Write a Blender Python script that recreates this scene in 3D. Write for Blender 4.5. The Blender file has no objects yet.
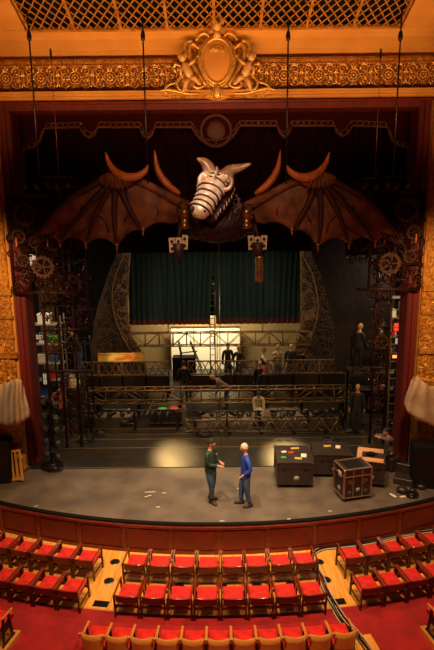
import bpy, bmesh, math, random
from mathutils import Vector, Matrix, Euler
PI = math.pi
sin, cos, rad = math.sin, math.cos, math.radians
scene = bpy.context.scene
COL = scene.collection
V = Vector

# ------------------------------------------------------------------ camera
FPX, PITCH, ROLL, CAMH = 530.0, 11.5, 0.6, 7.64
cam_d = bpy.data.cameras.new('camera')
cam = bpy.data.objects.new('camera', cam_d)
COL.objects.link(cam)
cam_d.sensor_fit = 'VERTICAL'
cam_d.sensor_height = 36
cam_d.lens = 36 * FPX / 650
cam_d.clip_end = 200
CR = Matrix.Rotation(rad(90 - PITCH), 3, 'X') @ Matrix.Rotation(rad(-ROLL), 3, 'Z')
cam.rotation_euler = CR.to_euler()
cam.location = (0, 0, CAMH)
scene.camera = cam

def ray(px, py):
    return CR @ V(((px - 217) / FPX, -(py - 325) / FPX, -1))
def W(px, py, Y):
    """world point seen at photo pixel (px,py) standing Y metres away from the balcony"""
    d = ray(px, py)
    return V((0, 0, CAMH)) + d * (Y / d.y)
def F(px, py, z=0.0):
    """world point on the level z seen at photo pixel"""
    d = ray(px, py)
    return V((0, 0, CAMH)) + d * ((z - CAMH) / d.z)

# ------------------------------------------------------------------ materials
def mat(name, col, rough=.6, metal=0.0, noise=None, scale=6.0, bump=0.0, bscale=20.0, spec=None, emit=None, estr=0, col2=None,
        sheen=0.0, stretch=None, detail=4, trans=0.0, contrast=(.35, .65)):
    m = bpy.data.materials.new(name)
    m.use_nodes = True
    nt = m.node_tree
    b = nt.nodes['Principled BSDF']
    b.inputs['Base Color'].default_value = (*col, 1)
    b.inputs['Roughness'].default_value = rough
    b.inputs['Metallic'].default_value = metal
    if spec is not None: b.inputs['Specular IOR Level'].default_value = spec
    if sheen: b.inputs['Sheen Weight'].default_value = sheen
    if emit:
        b.inputs['Emission Color'].default_value = (*emit, 1)
        b.inputs['Emission Strength'].default_value = estr
    tc = None
    def coords():
        nonlocal tc
        if tc is None:
            t = nt.nodes.new('ShaderNodeTexCoord')
            mp = nt.nodes.new('ShaderNodeMapping')
            nt.links.new(t.outputs['Object'], mp.inputs['Vector'])
            if stretch: mp.inputs['Scale'].default_value = stretch
            tc = mp.outputs['Vector']
        return tc
    if col2 is not None:
        n = nt.nodes.new('ShaderNodeTexNoise'); n.inputs['Scale'].default_value = scale; n.inputs['Detail'].default_value = detail
        nt.links.new(coords(), n.inputs['Vector'])
        r = nt.nodes.new('ShaderNodeValToRGB')
        r.color_ramp.elements[0].position = contrast[0]; r.color_ramp.elements[0].color = (*col, 1)
        r.color_ramp.elements[1].position = contrast[1]; r.color_ramp.elements[1].color = (*col2, 1)
        nt.links.new(n.outputs['Fac'], r.inputs['Fac'])
        nt.links.new(r.outputs['Color'], b.inputs['Base Color'])
    if bump:
        n = nt.nodes.new('ShaderNodeTexNoise'); n.inputs['Scale'].default_value = bscale; n.inputs['Detail'].default_value = 6
        nt.links.new(coords(), n.inputs['Vector'])
        bp = nt.nodes.new('ShaderNodeBump'); bp.inputs['Strength'].default_value = min(1, bump); bp.inputs['Distance'].default_value = .02
        nt.links.new(n.outputs['Fac'], bp.inputs['Height'])
        nt.links.new(bp.outputs['Normal'], b.inputs['Normal'])
    return m

# ------------------------------------------------------------------ mesh builder
class MB:
    def __init__(s): s.v = []; s.f = []; s.sm = []
    def add(s, vs, fs, smooth=False, mx=None):
        o = len(s.v)
        for v in vs:
            v = V(v)
            if mx is not None: v = mx @ v
            s.v.append(v)
        for f in fs:
            s.f.append([i + o for i in f]); s.sm.append(smooth)
        return s
    def box(s, x0, x1, y0, y1, z0, z1, mx=None, bev=0.0):
        if bev > 0:
            b = bev
            vs = []; 
            def ringz(z, i):
                a, c, d, e = x0 + i, x1 - i, y0 + i, y1 - i
                k = b
                return [(a+k, d, z), (c-k, d, z), (c, d+k, z), (c, e-k, z), (c-k, e, z), (a+k, e, z), (a, e-k, z), (a, d+k, z)]
            for z, i in ((z0, b), (z0 + b, 0), (z1 - b, 0), (z1, b)): vs += ringz(z, i)
            fs = [list(range(7, -1, -1)), [24 + i for i in range(8)]]
            for r in range(3):
                for i in range(8):
                    j = (i + 1) % 8
                    fs.append([r*8+i, r*8+j, r*8+8+j, r*8+8+i])
            return s.add(vs, fs, False, mx)
        vs = [(x0,y0,z0),(x1,y0,z0),(x1,y1,z0),(x0,y1,z0),(x0,y0,z1),(x1,y0,z1),(x1,y1,z1),(x0,y1,z1)]
        return s.add(vs, [[3,2,1,0],[4,5,6,7],[0,1,5,4],[1,2,6,5],[2,3,7,6],[3,0,4,7]], False, mx)
    def bar(s, a, b, w, h=None, up=V((0, 0, 1))):
        a, b = V(a), V(b); h = h or w
        d = (b - a); L = d.length
        if L < 1e-6: return s
        d.normalize()
        if abs(d.dot(up)) > .98: up = V((0, 1, 0))
        x = d.cross(up).normalized(); y = x.cross(d).normalized()
        vs = []
        for p in (a, b):
            for sx, sy in ((-1,-1),(1,-1),(1,1),(-1,1)): vs.append(p + x*(sx*w/2) + y*(sy*h/2))
        return s.add(vs, [[3,2,1,0],[4,5,6,7],[0,1,5,4],[1,2,6,5],[2,3,7,6],[3,0,4,7]])
    def tube(s, pts, r, n=6, mx=None, closed=False, cap=True):
        pts = [V(p) for p in pts]; N = len(pts)
        rs = r if isinstance(r, (list, tuple)) else [r] * N
        vs = []; prevx = None
        for i, p in enumerate(pts):
            a = pts[(i-1) % N] if (closed or i > 0) else p
            b = pts[(i+1) % N] if (closed or i < N-1) else p
            d = (b - a)
            d = d.normalized() if d.length > 1e-9 else V((0,0,1))
            if prevx is None:
                u = V((0,0,1)) if abs(d.z) < .9 else V((1,0,0))
                x = d.cross(u).normalized()
            else:
                x = (prevx - d * prevx.dot(d))
                x = x.normalized() if x.length > 1e-6 else d.orthogonal().normalized()
            prevx = x; y = d.cross(x)
            for k in range(n):
                t = 2*PI*k/n
                vs.append(p + (x*cos(t) + y*sin(t)) * rs[i])
        fs = []
        for i in range(N if closed else N-1):
            j = (i+1) % N
            for k in range(n):
                l = (k+1) % n
                fs.append([i*n+k, i*n+l, j*n+l, j*n+k])
        if cap and not closed:
            fs.append(list(range(n-1, -1, -1))); fs.append([(N-1)*n + k for k in range(n)])
        return s.add(vs, fs, n > 4, mx)
    def lathe(s, prof, n=16, mx=None):
        vs = []; N = len(prof)
        for r, z in prof:
            for k in range(n):
                t = 2*PI*k/n; vs.append((r*cos(t), r*sin(t), z))
        fs = []
        for i in range(N-1):
            for k in range(n):
                l = (k+1) % n
                fs.append([i*n+k, i*n+l, (i+1)*n+l, (i+1)*n+k])
        fs.append(list(range(n-1, -1, -1))); fs.append([(N-1)*n + k for k in range(n)])
        return s.add(vs, fs, True, mx)
    def ball(s, c, r, n=10, m=7, mx=None):
        c = V(c); rr = r if isinstance(r, (tuple, list)) else (r, r, r)
        vs = [c + V((0, 0, -rr[2]))]
        for i in range(1, m):
            a = -PI/2 + PI*i/m
            for k in range(n):
                t = 2*PI*k/n
                vs.append(c + V((rr[0]*cos(a)*cos(t), rr[1]*cos(a)*sin(t), rr[2]*sin(a))))
        vs.append(c + V((0, 0, rr[2])))
        fs = []
        for k in range(n):
            l = (k+1) % n
            fs.append([0, 1+l, 1+k])
            for i in range(m-2):
                fs.append([1+i*n+k, 1+i*n+l, 1+(i+1)*n+l, 1+(i+1)*n+k])
            fs.append([1+(m-2)*n+k, 1+(m-2)*n+l, len(vs)-1])
        return s.add(vs, fs, True, mx)
    def prism(s, poly, t, mx=None, smooth=False):
        """poly = list of (x,z) in the XZ plane, thickness t along +Y, from y=0"""
        n = len(poly)
        vs = [(x, 0, z) for x, z in poly] + [(x, t, z) for x, z in poly]
        bm_f = tess(poly)
        fs = [list(f) for f in bm_f] + [[i + n for i in reversed(f)] for f in bm_f]
        for i in range(n):
            j = (i+1) % n
            fs.append([i, i+n, j+n, j])
        return s.add(vs, fs, smooth, mx)
    def grid(s, P, smooth=True):
        """P[i][j] points"""
        a = len(P); b = len(P[0]); vs = [p for row in P for p in row]; fs = []
        for i in range(a-1):
            for j in range(b-1):
                fs.append([i*b+j, i*b+j+1, (i+1)*b+j+1, (i+1)*b+j])
        return s.add(vs, fs, smooth)
    def build(s, name, m, parent=None, loc=None, rz=0.0, fix=True):
        me = bpy.data.meshes.new(name)
        me.from_pydata([tuple(v) for v in s.v], [], s.f)
        me.polygons.foreach_set('use_smooth', s.sm)
        if fix:
            b = bmesh.new(); b.from_mesh(me); bmesh.ops.recalc_face_normals(b, faces=b.faces); b.to_mesh(me); b.free()
        me.materials.append(m)
        o = bpy.data.objects.new(name, me); COL.objects.link(o)
        if parent: o.parent = parent
        if loc is not None: o.location = loc
        if rz: o.rotation_euler.z = rz
        return o
def tess(poly):
    from mathutils.geometry import tessellate_polygon
    return [list(t) for t in tessellate_polygon([[V((x, z, 0)) for x, z in poly]])]

def tag(o, label=None, cat=None, group=None, kind=None):
    if label: o['label'] = label
    if cat: o['category'] = cat
    if group: o['group'] = group
    if kind: o['kind'] = kind
    return o
def empty(name, loc=(0, 0, 0), rz=0.0, label=None, cat=None, group=None):
    o = bpy.data.objects.new(name, None); COL.objects.link(o)
    o.empty_display_size = .1; o.location = loc; o.rotation_euler.z = rz
    return tag(o, label, cat, group)
KIDS = {}
def copy_tree(o, parent=None):
    c = o.copy(); COL.objects.link(c); c.parent = parent
    for ch in list(o.children): copy_tree(ch, c)
    return c
def struct(o): o['kind'] = 'structure'; return o
def arc_pt(r, th, z=0.0): return V((r*sin(th), 28.3 - r*cos(th), z))
ORD = ['first','second','third','fourth','fifth','sixth','seventh','eighth','ninth','tenth','eleventh','twelfth']
def RZ(a): return Matrix.Rotation(a, 4, 'Z')
def RX(a): return Matrix.Rotation(a, 4, 'X')
def RY(a): return Matrix.Rotation(a, 4, 'Y')
def T(*a): return Matrix.Translation(V(a) if len(a) == 3 else V(a[0]))
def spiral(cx, cz, r0, r1, a0, turns, n=14):
    return [(cx + (r0+(r1-r0)*i/n)*cos(a0+2*PI*turns*i/n), cz + (r0+(r1-r0)*i/n)*sin(a0+2*PI*turns*i/n)) for i in range(n+1)]
# ================================================================== materials
MT = {}
MT['plaster'] = mat('ochre plaster', (.56,.26,.055), .75, col2=(.46,.20,.04), scale=1.2, bump=.2, bscale=8)
MT['gold'] = mat('old gilding', (.72,.36,.08), .38, .55, col2=(.40,.17,.03), scale=5, bump=.5, bscale=18)
MT['goldlit'] = mat('bright gilding', (.85,.5,.16), .32, .6, col2=(.6,.3,.07), scale=9, bump=.3, bscale=30)
MT['goldback'] = mat('dark gilt ground', (.24,.075,.018), .6, .2, col2=(.13,.035,.008), scale=12)
MT['goldwall'] = mat('gilt pilaster', (.62,.29,.05), .45, .4, col2=(.26,.085,.012), scale=11, bump=1, bscale=16, contrast=(.42,.6))
MT['statue'] = mat('painted plaster figure', (.62,.36,.15), .5, .15, bump=.2)
MT['redpaint'] = mat('oxblood paint', (.13,.004,.006), .6, col2=(.08,.003,.005), scale=2, stretch=(3,3,.3))
MT['darkred'] = mat('dark maroon paint', (.034,.002,.003), .9, spec=.1)
MT['maroonpanel'] = mat('maroon padded panel', (.15,.007,.007), .5, col2=(.10,.005,.005), scale=3, bump=.3, bscale=60)
MT['brownwood'] = mat('red brown varnished wood', (.17,.022,.009), .3, col2=(.10,.012,.006), scale=4, stretch=(1,1,8))
MT['chairwood'] = mat('dark mahogany', (.085,.009,.006), .25, col2=(.045,.006,.005), scale=6)
MT['honey'] = mat('honey plywood', (.66,.30,.075), .35, col2=(.52,.21,.045), scale=3, stretch=(1,1,5), bump=.1)
MT['velvet'] = mat('red velvet', (.78,.012,.006), .75, col2=(.30,.004,.004), scale=6, sheen=.1, bump=.8, bscale=9, contrast=(.4,.75))  # darker noise tone puts the seat shading into the velvet colour
MT['black'] = mat('matte black', (.006,.005,.005), .9, spec=.15)
MT['blackmetal'] = mat('black metal', (.02,.017,.015), .35, .6)
MT['blackgloss'] = mat('glossy black', (.012,.01,.01), .2)
MT['steel'] = mat('worn steel', (.42,.36,.28), .35, .9, col2=(.25,.2,.15), scale=20)
MT['brass'] = mat('brass', (.55,.3,.12), .35, .9, col2=(.3,.14,.06), scale=6)
MT['canvas'] = mat('tan canvas', (.50,.36,.24), .85, col2=(.42,.29,.18), scale=5, bump=.6, bscale=9)
MT['greycloth'] = mat('grey canvas', (.30,.25,.22), .85, bump=.6, bscale=9)
# ---- carpet
def carpet_mat():
    m = mat('red carpet', (.40,.006,.012), .95, col2=(.27,.003,.007), scale=3, sheen=.1, bump=.5, bscale=120)
    return m
MT['carpet'] = carpet_mat()
# ---- pale wood floor in radial boards
def wood_floor():
    m = bpy.data.materials.new('honey strip wood floor'); m.use_nodes = True
    nt = m.node_tree; b = nt.nodes['Principled BSDF']; b.inputs['Roughness'].default_value = .33
    tc = nt.nodes.new('ShaderNodeTexCoord'); mp = nt.nodes.new('ShaderNodeMapping')
    mp.inputs['Scale'].default_value = (1, 1, 1)
    nt.links.new(tc.outputs['UV'], mp.inputs['Vector'])
    br = nt.nodes.new('ShaderNodeTexBrick')
    br.inputs['Scale'].default_value = 1.0
    br.inputs['Brick Width'].default_value = .9; br.inputs['Row Height'].default_value = .085
    br.inputs['Mortar Size'].default_value = .0035; br.offset = .37
    br.inputs['Color1'].default_value = (.70,.31,.06,1); br.inputs['Color2'].default_value = (.55,.21,.035,1)
    br.inputs['Mortar'].default_value = (.16,.05,.01,1)
    nt.links.new(mp.outputs['Vector'], br.inputs['Vector'])
    n = nt.nodes.new('ShaderNodeTexNoise'); n.inputs['Scale'].default_value = 2.2; n.inputs['Detail'].default_value = 5
    nt.links.new(mp.outputs['Vector'], n.inputs['Vector'])
    mx = nt.nodes.new('ShaderNodeMix'); mx.data_type = 'RGBA'; mx.blend_type = 'MULTIPLY'; mx.inputs['Factor'].default_value = .5
    nt.links.new(br.outputs['Color'], mx.inputs['A']); nt.links.new(n.outputs['Color'], mx.inputs['B'])
    nt.links.new(mx.outputs['Result'], b.inputs['Base Color'])
    return m
MT['woodfloor'] = mat('honey strip wood floor', (.90,.44,.09), .35, col2=(.62,.25,.035), scale=2.4, stretch=(14,.5,1), bump=.15, bscale=10)
# ---- stage floors
def stage_mat(name, c1, c2, rough, scuff, spec=.5, scale=1.3):
    m = mat(name, c1, rough, col2=c2, scale=scale, detail=8, spec=spec)
    nt = m.node_tree; b = nt.nodes['Principled BSDF']
    link = b.inputs['Base Color'].links[0].from_socket
    n = nt.nodes.new('ShaderNodeTexNoise'); n.inputs['Scale'].default_value = 5; n.inputs['Detail'].default_value = 12; n.inputs['Roughness'].default_value = .75
    tc = nt.nodes.new('ShaderNodeTexCoord'); mp = nt.nodes.new('ShaderNodeMapping')
    mp.inputs['Rotation'].default_value = (0, 0, .5); mp.inputs['Scale'].default_value = (.5, 2.2, 1)
    nt.links.new(tc.outputs['Object'], mp.inputs['Vector']); nt.links.new(mp.outputs['Vector'], n.inputs['Vector'])
    r = nt.nodes.new('ShaderNodeValToRGB')
    r.color_ramp.elements[0].position = .55; r.color_ramp.elements[0].color = (0,0,0,1)
    r.color_ramp.elements[1].position = .78; r.color_ramp.elements[1].color = (*scuff, 1)
    nt.links.new(n.outputs['Fac'], r.inputs['Fac'])
    a = nt.nodes.new('ShaderNodeMix'); a.data_type = 'RGBA'; a.blend_type = 'ADD'; a.inputs['Factor'].default_value = 1
    nt.links.new(link, a.inputs['A']); nt.links.new(r.outputs['Color'], a.inputs['B'])
    nt.links.new(a.outputs['Result'], b.inputs['Base Color'])
    rr = nt.nodes.new('ShaderNodeMapRange'); rr.inputs['To Min'].default_value = rough - .08; rr.inputs['To Max'].default_value = rough + .12
    nt.links.new(n.outputs['Fac'], rr.inputs['Value']); nt.links.new(rr.outputs['Result'], b.inputs['Roughness'])
    return m
MT['apron'] = stage_mat('worn brown black apron', (.15,.112,.082), (.085,.063,.048), .5, (.09,.07,.055))
MT['deck'] = stage_mat('black show deck', (.012,.010,.007), (.022,.017,.011), .30, (.02,.016,.01), spec=.7, scale=2)

# ================================================================== the auditorium
def ring_sector(r0, r1, a0, a1, z0, z1, n=64, uv=False):
    b = MB(); P = []
    for (r, z) in ((r0, z0), (r1, z0), (r1, z1), (r0, z1)):
        P.append([arc_pt(r, a0+(a1-a0)*i/n, z) for i in range(n+1)])
    vs = [p for row in P for p in row]; N = n+1; fs = []
    for k in range(4):
        l = (k+1) % 4
        for i in range(n): fs.append([k*N+i, k*N+i+1, l*N+i+1, l*N+i])
    fs.append([0, N, 2*N, 3*N]); fs.append([n, 3*N+n, 2*N+n, N+n])
    b.add(vs, fs)
    return b
FZ = -.80
struct(ring_sector(16.16, 18.30, -.47, .47, FZ-.1, FZ, 96).build('floor', MT['woodfloor']))
struct(ring_sector(18.30, 27.5, -.62, .62, FZ-.1, FZ, 64).build('floor', MT['carpet']))
for i, (s, e) in enumerate(((-.47, .47),)):
    struct(ring_sector(18.28, 18.325, s, e, FZ, FZ+.008, 64).build('trim_1', MT['honey']))
# stage floor
st = MB()
n = 64; R = 16.1
poly = [(-7.6, 15.5)] + [(R*sin(-.49+.98*i/n), 28.3-R*cos(-.49+.98*i/n)) for i in range(n+1)] + [(7.6, 15.5)]
poly = [(x, y) for x, y in poly]
vs = [(x, y, 0) for x, y in poly] + [(x, y, -.3) for x, y in poly]
N = len(poly); tf = tess(poly)
st.add(vs, tf + [[i+N for i in reversed(f)] for f in tf] + [[i, (i+1) % N, (i+1) % N + N, i+N] for i in range(N)])
struct(st.build('floor', MT['apron']))
struct(MB().box(-9, 9, 15.5, 26.6, -.3, 0.0).build('floor', MT['black']))
struct(MB().box(-5.9, 5.9, 15.30, 26.3, 0.0, .025).build('floor', MT['deck']))
struct(ring_sector(16.05, 16.17, -.46, .46, -.06, .012, 96).build('trim_2', MT['black']))
# pit fascia, panelled
fas = empty('orchestra_rail', (0, 0, 0), 0, 'long curved maroon panelled rail along the front of the stage', 'rail')
ring_sector(16.13, 16.19, -.46, .46, FZ, -.04, 96).build('backing_board', MT['brownwood'], fas)
ring_sector(16.15, 16.24, -.46, .46, -.10, -.035, 96).build('top_rail', MT['brownwood'], fas)
ring_sector(16.15, 16.225, -.46, .46, FZ, FZ+.09, 96).build('base_rail', MT['brownwood'], fas)
for k in range(-6, 7):
    th = .0755*k
    ring_sector(16.16, 16.225, th-.0028, th+.0028, FZ+.05, -.05, 2).build('stile', MT['brownwood'], fas)
    if k < 6:
        q = MB()
        for r0, r1, m_, zz in ((16.16, 16.205, .0045, .03), ):
            pass
        ring_sector(16.185, 16.212, th+.0072, th+.0755-.0072, FZ+.14, -.145, 8).build('padded_panel', MT['maroonpanel'], fas)

# proscenium wall
PY = 15.6
struct(MB().box(-9, -6.05, PY, PY+.7, FZ, 14.5).build('wall_front', MT['plaster']))
struct(MB().box(6.05, 9, PY, PY+.7, FZ, 14.5).build('wall_front', MT['plaster']))
struct(MB().box(-6.05, 6.05, PY, PY+.7, 10.88, 14.5).build('wall_front', MT['plaster']))
# red reveal
for s, nm in ((-1, 'trim_3'), (1, 'trim_4')):
    b = MB()
    b.box(min(s*5.72, s*6.05), max(s*5.72, s*6.05), PY+.1, PY+.75, 0.03, 10.6)
    b.box(min(s*5.86, s*5.98), max(s*5.86, s*5.98), PY+.02, PY+.1, 0.03, 10.75)
    b.box(min(s*5.74, s*5.78), max(s*5.74, s*5.78), PY+.06, PY+.1, 0.03, 10.6)
    struct(b.build(nm, MT['redpaint']))
struct(MB().box(-6.05, 6.05, PY+.1, PY+.75, 10.6, 10.88).build('trim_5', MT['redpaint']))
struct(MB().box(-6.1, 6.1, PY-.06, PY+.1, 10.74, 10.80).build('trim_6', MT['brownwood']))
# cornice ledge + mouldings
b = MB()
b.box(-7.4, 7.4, PY-.30, PY, 10.955, 11.015); b.box(-7.4, 7.4, PY-.24, PY, 10.90, 10.955); b.box(-7.4, 7.4, PY-.14, PY, 10.84, 10.90)
struct(b.build('trim_7', MT['plaster']))
b = MB()
b.box(-7.4, 7.4, PY-.16, PY, 11.80, 11.85); b.box(-7.4, 7.4, PY-.11, PY, 11.76, 11.80); b.box(-7.4, 7.4, PY-.1, PY, 11.02, 11.06)
for i in range(148):
    x = -7.35 + i*.1
    b.box(x, x+.055, PY-.2, PY-.1, 11.76, 11.80)
struct(b.build('trim_8', MT['gold']))

# frieze of scrollwork
fr = empty('scrollwork_frieze', (0, PY, 11.41), 0, 'long gilded band of leafy scrollwork across the wall above the stage opening', 'frieze')
MB().box(-7.4, 7.4, -.05, -.002, -.36, .36).build('ground_panel', MT['goldback'], fr)
unit = MB()
def relief(b, pts, r, y=-.065, n=5):
    rr = r if isinstance(r, list) else [r]*len(pts)
    b.tube([(x, y, z) for x, z in pts], rr, n)
def motif(b):
    # central rosette in a ring
    relief(b, [(.16*cos(2*PI*i/16), .16*sin(2*PI*i/16)) for i in range(17)], .017)
    for k in range(8):
        a = 2*PI*k/8
        b.ball((.085*cos(a), -.07, .085*sin(a)), (.034, .03, .034), 6, 4)
    b.ball((0, -.08, 0), .036, 6, 5)
    for sx in (-1, 1):
        for sz in (-1, 1):
            sp = spiral(.30, .16, .125, .02, PI*1.05, -1.35, 14)
            relief(b, [(sx*x, sz*z) for x, z in sp], [.024-.012*i/14 for i in range(15)])
            sp = spiral(.34, .0, .09, .02, PI*.2, 1.1, 9)
            relief(b, [(sx*x, sz*z) for x, z in sp], .014)
            for k in range(5):
                a = .5 + k*.55
                x, z = .30+.13*cos(a), .16+.13*sin(a)
                b.ball((sx*x, -.065, sz*z), (.028, .025, .02), 5, 4)
            relief(b, [(sx*.44, sz*.02), (sx*.465, sz*.15), (sx*.42, sz*.27)], [.03, .022, .008])
            relief(b, [(sx*.02, sz*.17), (sx*.07, sz*.25), (sx*.14, sz*.3)], [.03, .024, .008])
            b.ball((sx*.475, -.07, 0), (.035, .03, .05), 6, 4)
motif(unit)
random.seed(2)
for q in range(26):
    for sx in (-1, 1):
        zz_ = (q//13*2-1)*(.29+.02*(q % 2)); xx_ = (q % 13)*.038
        unit.ball((sx*xx_, -.06, zz_), (.016, .02, .022), 5, 4)
for sx in (-1, 1):
    for sz in (-1, 1):
        relief(unit, [(sx*.16, sz*.06), (sx*.20, sz*.02), (sx*.24, sz*.05), (sx*.22, sz*.1)], [.012, .02, .02, .01])
        relief(unit, [(sx*.06, sz*.17), (sx*.02, sz*.24), (sx*.0, sz*.3)], [.012, .022, .008])
        relief(unit, [(sx*.22, sz*.27), (sx*.28, sz*.31), (sx*.36, sz*.29)], [.01, .022, .008])
pitch = .95
first = None
for k in range(-7, 8):
    if first is None:
        first = unit.build('scroll_motif', MT['goldlit'], fr); first.location = (k*pitch, 0, 0)
    else:
        c = first.copy(); COL.objects.link(c); c.parent = fr; c.location = (k*pitch, 0, 0)

# ceiling grille (sounding board) sloping towards the house, plain cove under it
p0 = W(217, 28.5, 15.3); zg0 = p0.z; yg1, zg1 = 12.9, zg0 + .34*(15.3-12.9)
b = MB()
prof = [(PY, 11.85), (PY-.03, 12.1), (PY-.1, 12.35), (15.3, zg0-.01), (15.3, zg0+.25), (PY+.1, zg0+.25)]
b.add([(-9, y, z) for y, z in prof] + [(9, y, z) for y, z in prof],
      [[i, (i+1) % 6, (i+1) % 6+6, i+6] for i in range(6)] + [[0,1,2,3,4,5],[11,10,9,8,7,6]])
struct(b.build('wall_front', MT['plaster']))
gm = RX(math.atan2(zg1-zg0, -(15.3-yg1)))  # local +Y runs toward the house along the slope
sl = V((0, yg1-15.3, zg1-zg0)); SL = sl.length; slu = sl.normalized(); nrm = V((0, slu.z, -slu.y)).normalized()
if nrm.z > 0: nrm = -nrm
def G(x, t, h=0.0): return V((x, 15.3, zg0)) + slu*t + nrm*h
gr = empty('ceiling_grille', (0, 0, 0), 0, 'wide diamond lattice grille set in the ceiling above the gilded frieze', 'grille')
bb = MB(); w = 4.98
q = [G(-w, 0, -.35), G(w, 0, -.35), G(w, SL, -.35), G(-w, SL, -.35), G(-w, 0, -.4), G(w, 0, -.4), G(w, SL, -.4), G(-w, SL, -.4)]
bb.add(q, [[0,1,2,3],[7,6,5,4],[0,4,5,1],[1,5,6,2],[2,6,7,3],[3,7,4,0]])
q = [G(-w, .08, -.36), G(w, .08, -.36), G(w, .08, -.01), G(-w, .08, -.01), G(-w, .05, -.36), G(w, .05, -.36), G(w, .05, -.01), G(-w, .05, -.01)]
bb.add(q, [[0,1,2,3],[7,6,5,4],[0,4,5,1],[1,5,6,2],[2,6,7,3],[3,7,4,0]])
bb.build('dark_backing', MT['black'], gr)
for k in range(9):
    x = -4.88 + k*1.22
    MB().bar(G(x, 0, .02), G(x, SL, .02), .07, .05, nrm).build('divider', MT['gold'], gr)
b = MB(); b.bar(G(-5.0, .03, .02), G(5.0, .03, .02), .09, .06, nrm); b.bar(G(-5.0, SL, .02), G(5.0, SL, .02), .09, .06, nrm)
b.build('border_moulding', MT['gold'], gr)
lat = MB(); cw, chh = 1.22/5, .36
for dirn in (1, -1):
    for i in range(-8, 14):
        # line x = i*cw + dirn * t * cw/chh, clipped to 0..1.22 , 0..SL
        def X(t): return i*cw + dirn*t*cw/chh
        ts = []
        t0, t1 = 0, SL
        ta, tb = (0-i*cw)/(dirn*cw/chh), (1.22-i*cw)/(dirn*cw/chh)
        if ta > tb: ta, tb = tb, ta
        t0, t1 = max(t0, ta), min(t1, tb)
        if t1-t0 > .02: lat.bar(G(X(t0), t0, .01*dirn), G(X(t1), t1, .01*dirn), .032, .02, nrm)
f0 = None
for k in range(8):
    if f0 is None: f0 = lat.build('lattice_panel', MT['gold'], gr); f0.location.x = -4.88
    else:
        c = f0.copy(); COL.objects.link(c); c.parent = gr; c.location.x = -4.88 + 1.22*k
# ceiling around grille, side walls
for s in (-1, 1):
    b = MB(); a0, a1 = (4.98, 9)
    q = [G(s*a0, 0), G(s*a1, 0), G(s*a1, SL), G(s*a0, SL), G(s*a0, 0, -.3), G(s*a1, 0, -.3), G(s*a1, SL, -.3), G(s*a0, SL, -.3)]
    b.add(q, [[0,1,2,3],[7,6,5,4],[0,4,5,1],[1,5,6,2],[2,6,7,3],[3,7,4,0]])
    struct(b.build('ceiling', MT['plaster']))
    struct(MB().box(min(s*9, s*9.2), max(s*9, s*9.2), 1, PY, FZ-.1, 14.5).build('wall_left' if s < 0 else 'wall_right', MT['plaster']))

# gilded pilasters at both sides of the opening
def pilaster(s, label):
    e = empty('gilded_pilaster', (s*6.62, PY, 0), 0, label, 'pilaster')
    x0, x1 = -.56, .50
    MB().box(x0, x1, -.10, 0, .02, 10.84).build('shaft', MT['goldwall'], e)
    b = MB()
    for xx in (x0+.02, x0+.12, x1-.14, x1-.04):
        b.box(xx, xx+.03, -.13, -.1, 5.6, 10.8)
    b.build('fluting', MT['gold'], e)
    b = MB()
    for z, h, o in ((5.45, .16, .09), (5.2, .05, .05), (4.75, .08, .07), (4.15, .07, .05), (3.55, .16, .10), (.02, .35, .12)):
        b.box(x0-.0, x1+o, -.1-o, -.1, z, z+h)
    b.build('band_moulding', MT['gold'], e)
    b = MB(); random.seed(5+s)
    for i in range(90):
        x = random.uniform(x0+.1, x1-.1); z = random.uniform(.4, 5.4)
        r = random.uniform(.05, .13)
        sp = spiral(x, z, r, .015, random.uniform(0, 6.28), random.choice((-1.2, 1.2)), 9)
        relief(b, sp, .02, -.115, 4)
        if i % 2: b.ball((x, -.12, z), random.uniform(.03, .05), 6, 4)
    b.build('scroll_ornament', MT['goldlit'], e)
    if True:
        b = MB()
        b.lathe([(.20, .0), (.21, .12), (.16, .2), (.19, .3), (.17, .45), (.12, .5)], 14, T(-s*.50, -.33, .02))
        b.build('carved_foot', MT['gold'], e)
    return e
pilaster(-1, 'gilded pilaster rising at the left of the stage, cream and grey cloth in front')
pilaster(1, 'gilded pilaster rising at the right of the stage behind the tan draped cloth')

# crest above the opening
cr = empty('shield_cartouche', (0.0, PY-.12, 11.75), 0, 'ornate gilded shield crest with a head on top and two cherubs', 'cartouche')
def cp(px, py): 
    p = W(px, py, PY-.2); return (p.x, p.z-11.75)
cpx = cp(217, 65)[0]
def mir(pts): return [(2*cpx-x, z) for x, z in pts]
b = MB()
cx_, cz_ = cp(217, 62)
sh = [(cx_+.40*sin(2*PI*k/28)*(1-.10*cos(2*PI*k/28)), cz_-.56*cos(2*PI*k/28)) for k in range(28)]
b.ball((cx_, -.10, cz_), (.40, .15, .56), 24, 14); b.build('shield', MT['plaster'], cr)
b = MB(); relief(b, sh+[sh[0]], .05, -.17, 8); b.build('shield_rim', MT['goldlit'], cr)
b = MB(); sh2 = [(cx_+(x-cx_)*1.2, cz_+(z-cz_)*1.12) for x, z in sh]; relief(b, sh2+[sh2[0]], .035, -.13, 6)
for k in range(28): b.ball((sh2[k][0]*.5+sh[k][0]*.5, -.15, sh2[k][1]*.5+sh[k][1]*.5), .03, 6, 4)
b.build('beaded_rim', MT['goldlit'], cr)
b = MB()
back = [cp(*p) for p in ((196,40),(205,30),(210,20),(217,16),(224,20),(229,30),(240,40),(246,52),(246,66),(252,80),(262,88),(276,94),(262,98),(232,97),(217,101),(203,97),(172,98),(158,94),(172,88),(182,80),(188,66),(188,52))]
b.prism(back, .12, T(0, -.06, 0)); b.build('backing', MT['goldwall'], cr)
b = MB()
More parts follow.
